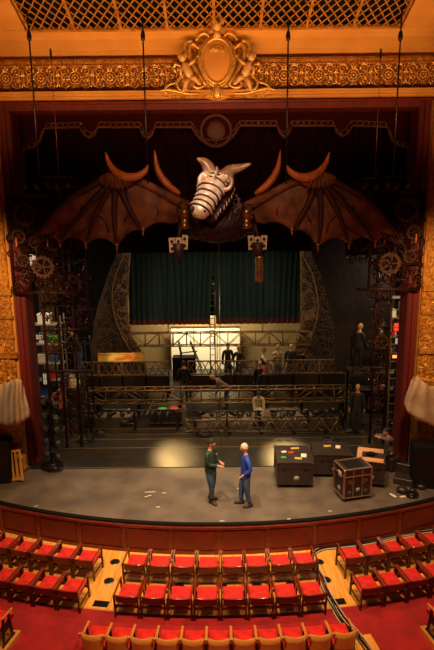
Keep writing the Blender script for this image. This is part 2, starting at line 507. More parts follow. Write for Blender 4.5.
for pts, r in (
    ([(199,50),(193,44),(189,50),(190,60),(195,70),(200,78),(206,86)], .07),
    ([(196,42),(200,36),(206,34),(209,38)], .05), ([(190,56),(184,50),(186,44),(192,42)], .05),
    ([(206,86),(198,90),(192,86),(196,80)], .055), ([(188,72),(182,78),(176,84),(180,92),(188,90)], .045),
    ([(176,84),(168,86),(164,92),(170,96)], .04), ([(205,30),(208,22),(213,19)], .05), ([(160,92),(170,90),(186,95),(200,95)], .045),
    ([(200,46),(199,60),(201,70),(207,79),(214,84)], .045), ([(186,62),(182,68),(186,74),(190,70)], .04)):
    q = [cp(*p) for p in pts]
    # smooth a little by midpoint subdivision
    for _ in range(2):
        nq = [q[0]]
        for a, c in zip(q, q[1:]): nq += [(a[0]*.75+c[0]*.25, a[1]*.75+c[1]*.25), (a[0]*.25+c[0]*.75, a[1]*.25+c[1]*.75)]
        q = nq + [q[-1]]
    N = len(q)
    rr = [r*(1-.55*abs(2*i/(N-1)-1)) for i in range(N)]
    relief(b, q, rr, -.19, 6); relief(b, mir(q), rr, -.19, 6)
b.build('scroll_frame', MT['goldlit'], cr)
b = MB()
hx, hz = cp(217, 27); b.ball((hx, -.25, hz), (.12, .12, .16), 12, 9); b.ball((hx, -.37, hz-.02), (.02, .03, .035), 6, 5)
b.ball((hx-.045, -.35, hz+.03), .018, 6, 4); b.ball((hx+.045, -.35, hz+.03), .018, 6, 4); b.ball((hx, -.35, hz-.075), (.035, .012, .01), 6, 4)
for k in range(9):
    a = PI*k/8; b.ball((hx+.15*cos(a), -.2, hz+.03+.17*sin(a)), .05, 7, 5)
b.tube([(hx, -.2, hz-.12), (hx, -.18, hz-.3)], [.07, .12], 8)
b.build('crowning_head', MT['statue'], cr)
b = MB(); x, z = cp(217, 93); b.ball((x, -.2, z), (.13, .1, .19), 10, 7)
for k in range(5): b.ball((x+(k-2)*.06, -.27, z-.05), (.022, .03, .13), 6, 5)
x, z = cp(217, 50); b.ball((x, -.2, z), (.2, .06, .09), 10, 6)
for k in range(7): b.ball((x+(k-3)*.055, -.24, z-.04), (.025, .03, .07), 6, 5)
b.build('shell_ornament', MT['goldlit'], cr)

for s_ in (-1, 1):
    def cq(px, py, y=-.28):
        x, z = cp(px, py)
        if s_ > 0: x = 2*cpx - x
        return (x, y, z)
    b = MB(); hc = cq(183, 60); b.ball(hc, (.10, .10, .115), 12, 9)
    b.ball((hc[0]-s_*.03, hc[1]-.095, hc[2]-.01), (.02, .025, .02), 6, 5)
    for dx in (-.04, .02): b.ball((hc[0]-s_*.02+dx, hc[1]-.085, hc[2]+.025), .014, 6, 4)
    for k in range(8):
        a = PI*k/7; b.ball((hc[0]+.09*cos(a), hc[1]+.02, hc[2]+.04+.08*sin(a)), .042, 7, 5)
    b.tube([cq(184, 64), cq(186, 68), cq(189, 75), cq(191, 80)], [.05, .115, .12, .11], 10)
    b.tube([cq(188, 68), cq(193, 65, -.36), cq(197, 60, -.3)], [.05, .042, .03], 8); b.ball(cq(197.5, 59, -.3), .038, 7, 5)
    b.tube([cq(185, 68), cq(181, 73, -.4), cq(182, 79, -.4)], [.05, .042, .03], 8); b.ball(cq(182.5, 80, -.4), .038, 7, 5)
    b.tube([cq(190, 79), cq(196, 82, -.42), cq(199, 86, -.34), cq(201, 87, -.38)], [.085, .07, .045, .03], 8)
    b.tube([cq(189, 80), cq(186, 87, -.4), cq(184, 93, -.3), cq(182, 94, -.36)], [.085, .07, .045, .03], 8)
    b.build('cherub', MT['statue'], cr)
    b = MB(); b.tube([cq(182, 68, -.2), cq(176, 64, -.12), cq(173, 69, -.1), cq(177, 74, -.14)], [.03, .06, .06, .02], 6); b.build('cherub_wing', MT['goldlit'], cr)
# hanging chain hoists in front of the wall
for (px, pt, pxb, pb, Y, thick, nm, lab) in (
    (31, -12, 39.5, 176, 14.6, .022, 'rigging_cable', 'thick black rigging cable with a hook, leftmost one down to a light cluster'),
    (142, 28, 148, 183, 15.0, .022, 'rigging_cable', 'thick black rigging cable hanging just left of the dragon, over the left wing'),
    (288, 28, 286, 184, 15.0, .022, 'rigging_cable', 'thick black rigging cable hanging just right of the dragon, over the right wing'),
    (399.5, 0, 393, 176, 14.6, .022, 'rigging_cable', 'thick black rigging cable with a hook, rightmost one down to a light cluster'),
    (50, 52, 59, 176, 14.62, .008, 'thin_rope', 'thin brown rope hanging down the left side beside the thick cable'),
    (383, 52, 375, 176, 14.62, .008, 'thin_rope', 'thin brown rope hanging down the right side beside the thick cable')):
    a, c = W(px, pt, Y), W(pxb, pb, Y)
    a.x = c.x
    e = empty(nm, tuple(c), 0, lab, 'cable' if nm != 'thin_rope' else 'rope', 'rigging cables in front of the stage' if nm != 'thin_rope' else 'thin ropes beside the cables')
    top = a.z - c.z
    if pt < 29 : top = max(top, 4.9)
    MB().tube([(0, 0, 0), (0, 0, top)], thick, 6).build('line', MT['blackmetal'] if thick > .01 else MT['brownwood'], e)
    hz = (W(px, 36, Y) if thick > .01 else W(px, 54, Y)).z - c.z
    k = 1 if thick > .01 else .5
    MB().lathe([(.015, .0), (.05*k, .03), (.065*k, .12), (.05*k, .22), (.02, .26)], 8, T(0, 0, hz-.13)).build('hook_block', MT['blackmetal'], e)
MT['rail'] = mat('polished mahogany with painted glint', (.20,.03,.014), .14, spec=.8)  # lighter than the chair wood: rail highlights painted into the colour
# ================================================================== loose armchairs in two curved rows
def cushion(b, x0, x1, y0, y1, z0, z1, crown=.025, n=6):
    P = []
    for i in range(n+1):
        row = []
        for j in range(n+1):
            u, v = i/n, j/n
            e = (1-abs(2*u-1)**4)*(1-abs(2*v-1)**4)
            row.append(V((x0+(x1-x0)*u, y0+(y1-y0)*v, z1-crown + crown*e*1.0)))
        P.append(row)
    b.grid(P)
    k = len(P)-1
    # sides
    edge = [P[i][0] for i in range(k+1)] + [P[k][j] for j in range(1, k+1)] + [P[i][k] for i in range(k-1, -1, -1)] + [P[0][j] for j in range(k-1, 0, -1)]
    low = [V((p.x, p.y, z0)) for p in edge]
    N = len(edge)
    b.add(edge+low, [[i, (i+1) % N, (i+1) % N+N, i+N] for i in range(N)] + [[i+N for i in range(N)]])
def make_armchair():
    e = empty('armchair', (0, 0, 0))
    w = .255
    b = MB(); cushion(b, -.222, .222, -.245, .27, -.075, .0, .035)
    o = b.build('seat_cushion', MT['velvet'], e); o.location = (0, 0, .455); o.rotation_euler.x = rad(3)
    MB().box(-.225, .225, -.22, .265, .345, .378, None, .01).build('seat_frame', MT['chairwood'], e)
    # backrest: padded panel curved between two posts
    P = []; b = MB(); n = 8
    for yy in (-.268, -.222):
        row = []
        for i in range(n+1):
            u = 2*i/n-1
            row.append(V((u*.225, yy - .03*(1-u*u), 0)))
        P.append(row)
    vs = []; 
    for z in (.40, .565):
        for row in P: vs += [V((p.x, p.y - (z-.40)*.18, z)) for p in row]
    N = n+1; fs = []
    for i in range(n):
        fs += [[i, i+1, 2*N+i+1, 2*N+i], [N+i, 3*N+i, 3*N+i+1, N+i+1], [i, N+i, N+i+1, i+1], [2*N+i, 2*N+i+1, 3*N+i+1, 3*N+i]]
    fs += [[0, 2*N, 3*N, N], [n, N+n, 3*N+n, 2*N+n]]
    b.add(vs, fs); b.build('backrest', MT['maroonpanel'], e)
    b = MB()
    b.tube([(-.245+.49*i/8, -.285-.03*(1-(2*i/8-1)**2), .572) for i in range(9)], .017, 6)
    b.build('top_rail', MT['rail'], e)
    for s in (-1, 1):
        a = MB()
        a.bar((s*w, -.30, .575), (s*w, .27, .60), .034, .026)
        a.build('armrest', MT['rail'], e)
        for yb, yt, zt, nm in ((-.23, -.295, .575, 'leg'), (.285, .235, .59, 'leg')):
            MB().bar((s*w, yb, 0), (s*w, yt, zt), .035, .045).build(nm, MT['chairwood'], e)
    b = MB(); b.bar((-w, .25, .30), (w, .25, .30), .03, .05); b.bar((-w, -.25, .30), (w, -.25, .30), .03, .05)
    for s in (-1, 1): b.bar((s*w, -.25, .17), (s*w, .26, .17), .025, .03)
    b.build('stretcher', MT['chairwood'], e)
    return e
chair = make_armchair(); used = [0]
def put_chair(r, th, lab, grp):
    o = chair if not used[0] else copy_tree(chair)
    used[0] = 1
    p = arc_pt(r, th, FZ); o.location = p; o.rotation_euler.z = th
    tag(o, lab, 'chair', grp); return o
for k in range(8):
    put_chair(17.19, .0012+(k-3.5)*.0331, f'red-seated wooden armchair, {ORD[k]} from the left in the centre block row nearest the stage', 'armchairs in the centre block front row')
for k in range(8):
    put_chair(18.235, .0005+(k-3.5)*.0311, f'red-seated wooden armchair, {ORD[k]} from the left in the centre block second row', 'armchairs in the centre block second row')
for k in range(6):
    put_chair(17.19, -.186-.0326*k, f'red-seated wooden armchair in left block row nearest the stage, {ORD[k]} outward from the aisle', 'armchairs in the left block front row')
for k in range(5):
    put_chair(18.235, -.180-.031*k, f'red-seated wooden armchair in left block second row, {ORD[k]} outward from the aisle', 'armchairs in the left block second row')
for k in range(6):
    put_chair(17.19, .186+.0326*k, f'red-seated wooden armchair in right block row nearest the stage, {ORD[k]} outward from the cables', 'armchairs in the right block front row')
for k in range(5):
    put_chair(18.235, .180+.031*k, f'red-seated wooden armchair in right block second row, {ORD[k]} outward from the cables', 'armchairs in the right block second row')

# ================================================================== fixed auditorium seats with plywood backs
def make_seat():
    e = empty('auditorium_seat', (0, 0, 0))
    hw = .212
    # plywood back shell, curved round the sitter
    n = 10; vs = []; fs = []
    levels = [(.22, -.235, .02), (.40, -.245, .0), (.60, -.262, .0), (.755, -.285, .0)]
    for z, y, ins in levels:
        for t in (0, .018):
            for i in range(n+1):
                u = 2*i/n-1
                vs.append(V((u*(hw-ins-t*.3), y + t - .055*(1-u*u), z + (.02*u*u if z > .7 else 0))))
    N = n+1
    for l in range(len(levels)-1):
        for i in range(n):
            a = l*2*N; c = (l+1)*2*N
            fs.append([a+i, a+i+1, c+i+1, c+i]); fs.append([a+N+i, c+N+i, c+N+i+1, a+N+i+1])
        fs.append([l*2*N, (l+1)*2*N, (l+1)*2*N+N, l*2*N+N]); fs.append([l*2*N+n, l*2*N+N+n, (l+1)*2*N+N+n, (l+1)*2*N+n])
    a = (len(levels)-1)*2*N
    for i in range(n): fs += [[a+i, a+i+1, a+N+i+1, a+N+i], [i, N+i, N+i+1, i+1]]
    MB().add(vs, fs, True).build('back_shell', MT['honey'], e)
    P = []
    b = MB()
    for j in range(7):
        v = j/6; z = .44+.27*v; y0 = -.20-.07*v
        P.append([V(((2*i/8-1)*.185, y0+.015+.055*(1-abs(2*v-1)**3)*(1-abs(2*i/8-1)**3) - .045*(1-(2*i/8-1)**2)*.8, z)) for i in range(9)])
    b.grid(P); b.build('back_cushion', MT['velvet'], e)
    b = MB(); cushion(b, -.195, .195, -.18, .27, -.09, .0, .045); o = b.build('seat_cushion', MT['velvet'], e); o.location = (0, 0, .47); o.rotation_euler.x = rad(5)
    b = MB(); b.box(-.20, .20, -.17, .26, .36, .385); b.build('seat_pan', MT['blackmetal'], e)
    for s in (-1, 1):
        x = s*.232
        b = MB(); b.bar((x, -.16, .0), (x, -.10, .60), .03, .05); b.bar((x, .14, .0), (x, .06, .60), .03, .05); b.bar((x, -.2, .02), (x, .2, .02), .03, .05); b.bar((x, -.12, .34), (x, .1, .34), .025, .12); b.build('side_standard', MT['blackmetal'], e)
        b = MB(); b.bar((x, -.285, .70), (x, -.10, .60), .034, .024); b.bar((x, -.12, .61), (x, .20, .60), .04, .024)
        b.bar((x, -.30, .76), (x, -.285, .66), .03, .03)
        b.build('armrest', MT['honey'], e)
    return e
seat = make_seat(); us = [0]
def put_seat(r, th, lab, grp, tilt=0):
    o = seat if not us[0] else copy_tree(seat)
    us[0] = 1
    o.location = arc_pt(r, th, FZ + tilt); o.rotation_euler.z = th
    return tag(o, lab, 'theatre seat', grp)
for k in range(11):
    put_seat(19.52, -.0015+(k-5)*.0243, f'red theatre seat with honey plywood back, {ORD[k]} from the left in the bottom centre row', 'theatre seats in the bottom centre row')
for s, side in ((-1, 'left'), (1, 'right')):
    # end of a side block row, standing on a low wooden step
    e = ring_sector(19.25, 20.6, min(s*.216, s*.34), max(s*.216, s*.34), FZ, FZ+.10, 8).build('wooden_step', MT['honey'])
    tag(e, f'low wooden step under the fixed seats at the bottom {side} edge', 'step')
    ends = []
    for k in range(2):
        o = put_seat(19.55, s*(.232+.0243*k), f'red theatre seat at the bottom {side} edge, {"next to the aisle" if k == 0 else "second from the aisle"}', f'theatre seats at the bottom {side} edge', .10)
MBx = ring_sector(19.15, 20.2, .138, .162, FZ, FZ+.02, 4).build('wooden_floor_strip', MT['woodfloor'])
tag(MBx, 'short strip of bare wood floor beside the bottom centre row and the cables', 'floor strip')

# ================================================================== floor vents
vp = None
for i, (px, py, lab) in enumerate(((115, 562, 'in the left aisle nearest the stage rail'), (109, 581, 'in the left aisle beside the second row'),
        (179, 586, 'behind the third front row chair from left'), (222, 586, 'behind the middle of the front centre row'),
        (257, 586, 'behind the sixth front row chair from left'), (291, 584, 'behind the last front row chair on the right'),
        (319, 562, 'in the right aisle between rail and cables'), (326, 580, 'in the right aisle beside the cable bend'))):
    p = F(px, py, FZ)
    if vp is None:
        vp = empty('floor_vent', p)
        MB().lathe([(.10, .0), (.10, .012), (.085, .02), (.03, .024)], 16).build('cap', MT['blackmetal'], vp)
        MB().lathe([(.125, .0), (.125, .005), (.1, .008)], 16).build('flange', MT['steel'], vp)
        o = vp
    else: o = copy_tree(vp); o.location = p
    tag(o, 'round black floor vent ' + lab, 'floor vent', 'round floor vents')
for px, py, side in ((101, 604, 'left'), (338, 602, 'right')):
    p = F(px, py, FZ); p.z += .002
    e = empty('floor_grate', p, -.14 if px < 217 else .14, f'small dark rectangular floor grate at the edge of the {side} carpet', 'floor grate')
    MB().box(-.17, .17, -.09, .09, .0, .008).build('plate', MT['black'], e)
    b = MB()
    for i in range(9): b.box(-.15+i*.035, -.14+i*.035, -.075, .075, .008, .014)
    b.build('bars', MT['blackmetal'], e)

# ================================================================== cable bundle
def cable_path(off, amp, seed, dz):
    random.seed(seed)
    pts = [(446,527),(432,531),(412,534),(390,538),(367,543),(345,546),(322,549),(313,554),(311,560),(314,568),(320,578),(325,590),(333,604),(342,619),(352,631),(362,643),(374,660),(390,684)]
    out = []
    for i, (px, py) in enumerate(pts):
        p = F(px, py, FZ)
        q = F(*pts[min(i+1, len(pts)-1)], FZ) - F(*pts[max(i-1, 0)], FZ); q.normalize()
        nn = V((-q.y, q.x, 0))
        p = p + nn*(off + amp*sin(i*1.3+seed)) ; p.z = FZ + .016 + dz
        out.append(p)
    # catmull-rom
    res = []
    for i in range(len(out)-1):
        p0, p1, p2, p3 = out[max(i-1, 0)], out[i], out[i+1], out[min(i+2, len(out)-1)]
        for k in range(5):
            t = k/5
            res.append(.5*((2*p1)+(p2-p0)*t+(2*p0-5*p1+4*p2-p3)*t*t+(-p0+3*p1-3*p2+p3)*t**3))
    res.append(out[-1]); return res
MT['cablegrey'] = mat('pale grey cable sheath', (.42,.36,.28), .5)
cols = ['cablegrey', 'blackgloss', 'cablegrey', 'blackgloss', 'cablegrey', 'blackgloss', 'blackgloss', 'cablegrey']
words_c = ['leftmost pale', 'leftmost black', 'second pale', 'second black', 'third pale', 'third black', 'fourth black', 'rightmost pale']
for i in range(8):
    o = MB().tube(cable_path(-.085+.024*i, .012, i*2.1, .016*(i % 2)), .0145, 6).build('cable', MT[cols[i]])
    tag(o, f'{words_c[i]} cable in the bundle snaking from the stage rail to the bottom edge', 'cable', 'cables running through the right aisle')
# ================================================================== show portal behind the proscenium
MT['curtmar'] = mat('dark maroon drape', (.024,.002,.003), .95, col2=(.008,.001,.0015), spec=.1, scale=3, stretch=(6,1,.4), bump=.5, bscale=10)
MT['trimbr'] = mat('brown studded trim', (.11,.022,.010), .6, col2=(.06,.010,.005), scale=14, bump=.5)
MT['scrap'] = mat('rusty scrap metal', (.045,.010,.009), .55, .4, col2=(.018,.004,.004), scale=9, bump=.5)
MT['scrapl'] = mat('brown scrap metal', (.085,.028,.017), .5, .4, col2=(.035,.010,.007), scale=9, bump=.4)
MT['leather'] = mat('brown wing leather', (.30,.10,.032), .6, col2=(.09,.022,.007), scale=2.6, bump=.6, bscale=6, detail=8)
MT['wingrib'] = mat('dark wing rib', (.055,.010,.006), .55)
MT['horn'] = mat('amber horn', (.72,.20,.03), .45, col2=(.50,.12,.02), scale=6)
MT['bone'] = mat('tarnished silver plate', (.95,.74,.56), .34, .25, col2=(.66,.42,.27), scale=8, bump=.3, bscale=12)
MT['bonedark'] = mat('dark eye socket', (.03,.012,.008), .5)
MT['clawplate'] = mat('cream plate', (.75,.55,.32), .5)
# header drape with scalloped trim
def drape(x0, x1, z0, z1, y, folds, amp, seed, n=6, gather=0):
    random.seed(seed)
    b = MB(); P = []
    cols_ = folds*n
    ph = [random.uniform(.7, 1.3) for _ in range(folds+1)]
    for j in range(9):
        v = j/8; row = []
        for i in range(cols_+1):
            u = i/cols_; a = amp*ph[int(u*folds)]*(1-.25*v)
            row.append(V((x0+(x1-x0)*u + .02*sin(i*.7+j), y + a*sin(2*PI*u*folds) + .3*a*sin(2*PI*u*folds*2.3+seed+j*.2), z0+(z1-z0)*v)))
        P.append(row)
    b.grid(P); return b
zt = 10.9
drape(-5.9, 5.9, 7.0, zt, 17.35, 34, .07, 3).build('maroon_drape', MT['curtmar'])
tag(bpy.data.objects['maroon_drape'], 'dark maroon gathered drape hanging behind the winged dragon', 'drape')
hd = empty('portal_header', (0, 0, 0), 0, 'dark maroon portal header with stepped studded trim above the dragon', 'portal header')
YH = 16.75
def wp(px, py, Y=YH): p = W(px, py, Y); return (p.x, p.z)
left = [(22,195),(22,150),(34,147),(40,142),(42,134),(45,128),(80,127),(84,134),(90,138),(95,134),(98,127),(140,127),(143,135),(148,139),(152,135),(155,127),(192,127),(196,134),(200,139),(206,144),(216,146)]
right = [(2*216-x, y-.0) for x, y in reversed(left[:-1])]
path = left + [(x, y - 1.5) for x, y in right]
pw = [wp(x, y) for x, y in path]
b = MB()
top = [(-5.95, wp(22, 195)[1]), (-5.95, 10.9), (5.95, 10.9), (5.95, pw[-1][1])]
b.prism(top[:2] + top[2:] + list(reversed(pw)), .12, T(0, YH, 0)); b.build('facing', MT['darkred'], hd)
b = MB()
b.tube([(x, YH-.03, z) for x, z in pw], .05, 6); 
b.tube([(x*.985, YH-.03, z+.13) for x, z in pw], .03, 5)
b.build('trim_roll', MT['trimbr'], hd)
b = MB()
for (x0_, z0_), (x1_, z1_) in zip(pw, pw[1:]):
    L = math.hypot(x1_-x0_, z1_-z0_)
    for k in range(max(1, int(L/.16))):
        t = k/max(1, int(L/.16)); b.ball(((x0_+(x1_-x0_)*t)*.992, YH-.05, z0_+(z1_-z0_)*t+.065), .03, 6, 4)
b.build('studs', MT['brass'], hd)
b = MB(); c = wp(216, 131); b.tube([(c[0]+.45*cos(2*PI*i/24), YH-.05, c[1]+.45*sin(2*PI*i/24)) for i in range(24)], .06, 6, closed=True)
b.ball((c[0], YH-.04, c[1]), (.3, .06, .3), 14, 8)
b.build('medallion', MT['trimbr'], hd)

# ---- gears & scrap
def gear(b, cx, cz, y, r, teeth, t=.05, spokes=5, mx=None):
    pts = []
    for k in range(teeth):
        for (fa, rr) in ((0, .88), (.25, 1.0), (.5, 1.0), (.75, .88)):
            a = 2*PI*(k+fa)/teeth; pts.append((cx+r*rr*cos(a), cz+r*rr*sin(a)))
    n = len(pts); inner = [(cx+.66*r*cos(2*PI*k/n), cz+.66*r*sin(2*PI*k/n)) for k in range(n)]
    vs = [(x, y, z) for x, z in pts] + [(x, y, z) for x, z in inner] + [(x, y+t, z) for x, z in pts] + [(x, y+t, z) for x, z in inner]
    fs = []
    for i in range(n):
        j = (i+1) % n
        fs += [[i, j, n+j, n+i], [2*n+i, 3*n+i, 3*n+j, 2*n+j], [i, 2*n+i, 2*n+j, j], [n+i, n+j, 3*n+j, 3*n+i]]
    b.add(vs, fs)
    for k in range(spokes):
        a = 2*PI*k/spokes + cx
        b.bar((cx+.1*r*cos(a), y+t/2, cz+.1*r*sin(a)), (cx+.7*r*cos(a), y+t/2, cz+.7*r*sin(a)), r*.12, t*.8, V((0, 1, 0)))
    b.ball((cx, y+t/2, cz), (r*.2, t*.9, r*.2), 8, 5)
def portal_leg(s, label):
    e = empty('scrap_portal_leg', (0, 0, 0), 0, label, 'scenery portal')
    random.seed(11+s)
    Y = 16.9
    x_out, x_in = s*5.62, s*4.15
    zs = [0.03, 1.3, 2.7, 4.1, 5.0, 6.3, 7.6, 8.6]
    b = MB()
    for x in ((x_out, x_in + s*.5, s*5.15) if s < 0 else (x_out, s*5.15)):
        b.tube([(x, Y, .03), (x, Y, 8.6)], .045, 8)
    if s < 0: b.tube([(x_in, Y, 4.0), (x_in, Y, 8.6)], .045, 8)
    if s > 0: x_in = s*5.1
    b.build('upright', MT['scrap'], e)
    b = MB()
    for z in zs[2:]: b.tube([(x_out, Y-.05, z), (x_in, Y-.05, z+.02)], .04, 6)
    for z in (3.3, 5.6): b.tube([(x_out, Y-.02, z), (s*(4.65 if s < 0 else 5.15), Y-.02, z+.03)], .03, 6)
    b.build('crossbar', MT['scrap'], e)
    # dense upper mass of gears
    gl = [(4.7, 5.6, .42, 14), (5.25, 6.1, .28, 10), (5.2, 7.2, .38, 13), (4.55, 6.85, .33, 12), (4.3, 7.9, .30, 11), (5.35, 8.15, .3, 11), (4.85, 8.1, .24, 9), (5.3, 5.1, .24, 9), (4.3, 4.95, .22, 8), (5.35,3.6,.26,9)]
    for i, (x, z, r, t) in enumerate(gl):
        if s > 0 and z < 6.2 and x < 5.15: continue
        g = MB(); gear(g, s*x, z, Y-.10-.04*(i % 2), r, t)
        g.build('gear', MT['scrapl' if i % 3 == 0 else 'scrap'], e)
    b = MB()
    for i in range(150):
        x = s*random.uniform(4.1, 5.65); z = random.uniform(4.1, 8.6)
        if s > 0 and z < 6.2 and x < 5.0: continue
        r = random.uniform(.08, .22)
        sp = spiral(x, z, r, .04, random.uniform(0, 6.3), random.choice((-.9, .9)), 8)
        b.tube([(p, Y+.02+.1*random.random(), q) for p, q in sp], .022, 4)
    for i in range(70):
        x = s*random.uniform(4.4 if s < 0 else 5.15, 5.65); z = random.uniform(.3, 4.4)
        r = random.uniform(.06, .18)
        sp = spiral(x, z, r, .04, random.uniform(0, 6.3), random.choice((-.9, .9)), 8)
        b.tube([(p, Y+.02+.1*random.random(), q) for p, q in sp], .018, 4)
    for i in range(26):
        x = s*random.uniform(4.2, 5.6); z = random.uniform(4.2 if s < 0 else 6.4, 8.3)
        b.bar((x, Y+.05, z), (x+random.uniform(-.6, .6), Y+.08, z+random.uniform(-.6, .6)), .05, .03)
    b.build('twisted_metalwork', MT['scrap'], e)
    b = MB()
    b.box(min(s*4.15, s*5.68), max(s*4.15, s*5.68), Y+.2, Y+.24, 6.4, 8.7)
    b.build('upper_backing', MT['darkred'], e)
    return e
def side_mass(s, label):
    Y = 15.42; z0, z1 = W(217, 291, Y).z, W(217, 192, Y).z
    e = empty('scrap_metal_scenery', (0, 0, 0), 0, label, 'scenery panel'); random.seed(31+s)
    xo, xi = 5.93, 4.45
    MB().box(min(s*xo, s*xi), max(s*xo, s*xi), Y+.05, Y+.09, z0+1.5, z1).build('backing', MT['darkred'], e)
    b = MB()
    for z in (z0, z1-.05, z0+1.5, z0+.75): b.tube([(s*xo, Y, z), (s*(xi-.35 if z == z0 else xi), Y, z)], .05, 7)
    for x in (xo, xi, (xo+xi)/2): b.tube([(s*x, Y+.02, z0), (s*x, Y+.02, z1)], .04, 6)
    b.build('pipe_frame', MT['scrap'], e)
    for i, (u, v, r, t) in enumerate(((.62,.27,.34,16),(.25,.34,.2,9),(.35,.80,.36,12),(.75,.72,.26,10),(.78,.92,.2,9),(.2,.58,.22,10),(.85,.5,.2,9),(.5,.52,.18,8))):
        g = MB(); gear(g, s*(xo-(xo-xi)*u), z0+(z1-z0)*v, Y-.08-.03*(i % 2), r, t); g.build('gear', MT['scrapl' if i in (0,2,5) else 'scrap'], e)
    b = MB()
    for i in range(120):
        x = s*random.uniform(xi, xo); z = random.uniform(z0+.05, z1-.05)
        sp = spiral(x, z, random.uniform(.06, .17), .03, random.uniform(0, 6.3), random.choice((-.9, .9)), 7)
        b.tube([(p, Y-.02-.06*random.random(), q) for p, q in sp], .018, 4)
    for i in range(24):
        x = s*random.uniform(xi+.2, xo-.2); z = random.uniform(z0+.2, z1-.2)
        b.bar((x, Y-.03, z), (x+random.uniform(-.35, .35), Y-.05, z+random.uniform(-.4, .4)), .04, .02)
    b.build('twisted_metalwork', MT['scrap'], e)
    b = MB()
    for u in (.15, .75): b.bar((s*(xo-(xo-xi)*u), Y-.1, z0+1.35), (s*(xo-(xo-xi)*u), Y-.1, z0+1.6), .035, .035)
    b.build('amber_tabs', MT['horn'], e)
side_mass(-1, 'dark panel of gears and twisted pipes at upper left, under the left wing tip')
side_mass(1, 'dark panel of gears and twisted pipes at upper right, under the right wing tip')
portal_leg(-1, 'tall left scenery portal of dark rusty gears, pipes and twisted metal')
portal_leg(1, 'tall right scenery portal of dark rusty gears, pipes and twisted metal')
# black masking flats either side, cut back behind the ring scenery
def masking(s, label):
    Y = 23.7 if s < 0 else 19.4
    if s < 0: pts = [(132, 225), (131, 255), (122, 275), (113, 300), (105, 325), (102, 366), (100, 388)]; out = (60, 388)
    else: pts = [(310, 225), (312, 255), (321, 275), (328, 300), (334, 325), (335, 345), (335, 372)]; out = (386, 372)
    w = [wp(x, y, Y) for x, y in pts]; o = wp(out[0], out[1], Y)
    zb = .03 if s < 0 else w[-1][1]
    w[-1] = (w[-1][0], zb)
    poly = w + [(o[0], zb), (o[0], 10.8), (w[0][0], 10.8)]
    b = MB(); b.prism(poly, .06, T(0, Y, 0))
    return tag(b.build('masking_flat', MT['black'] if s < 0 else MT['darkbrown']), label, 'masking flat')
MT['darkbrown'] = mat('dark brown painted flat', (.012,.006,.004), .85, col2=(.006,.003,.002), scale=3, bump=.6, bscale=6)
masking(-1, 'tall black masking flat left of the curved scenery ring')
masking(1, 'hanging dark brown flat right of the curved scenery ring, ending above the workbench')
o = MB().box(-5.5, 5.5, 19.55, 19.6, W(217, 252, 19.5).z, 10.9).build('black_border', MT['black']); tag(o, 'black border cloth hanging across above the green curtain', 'border')

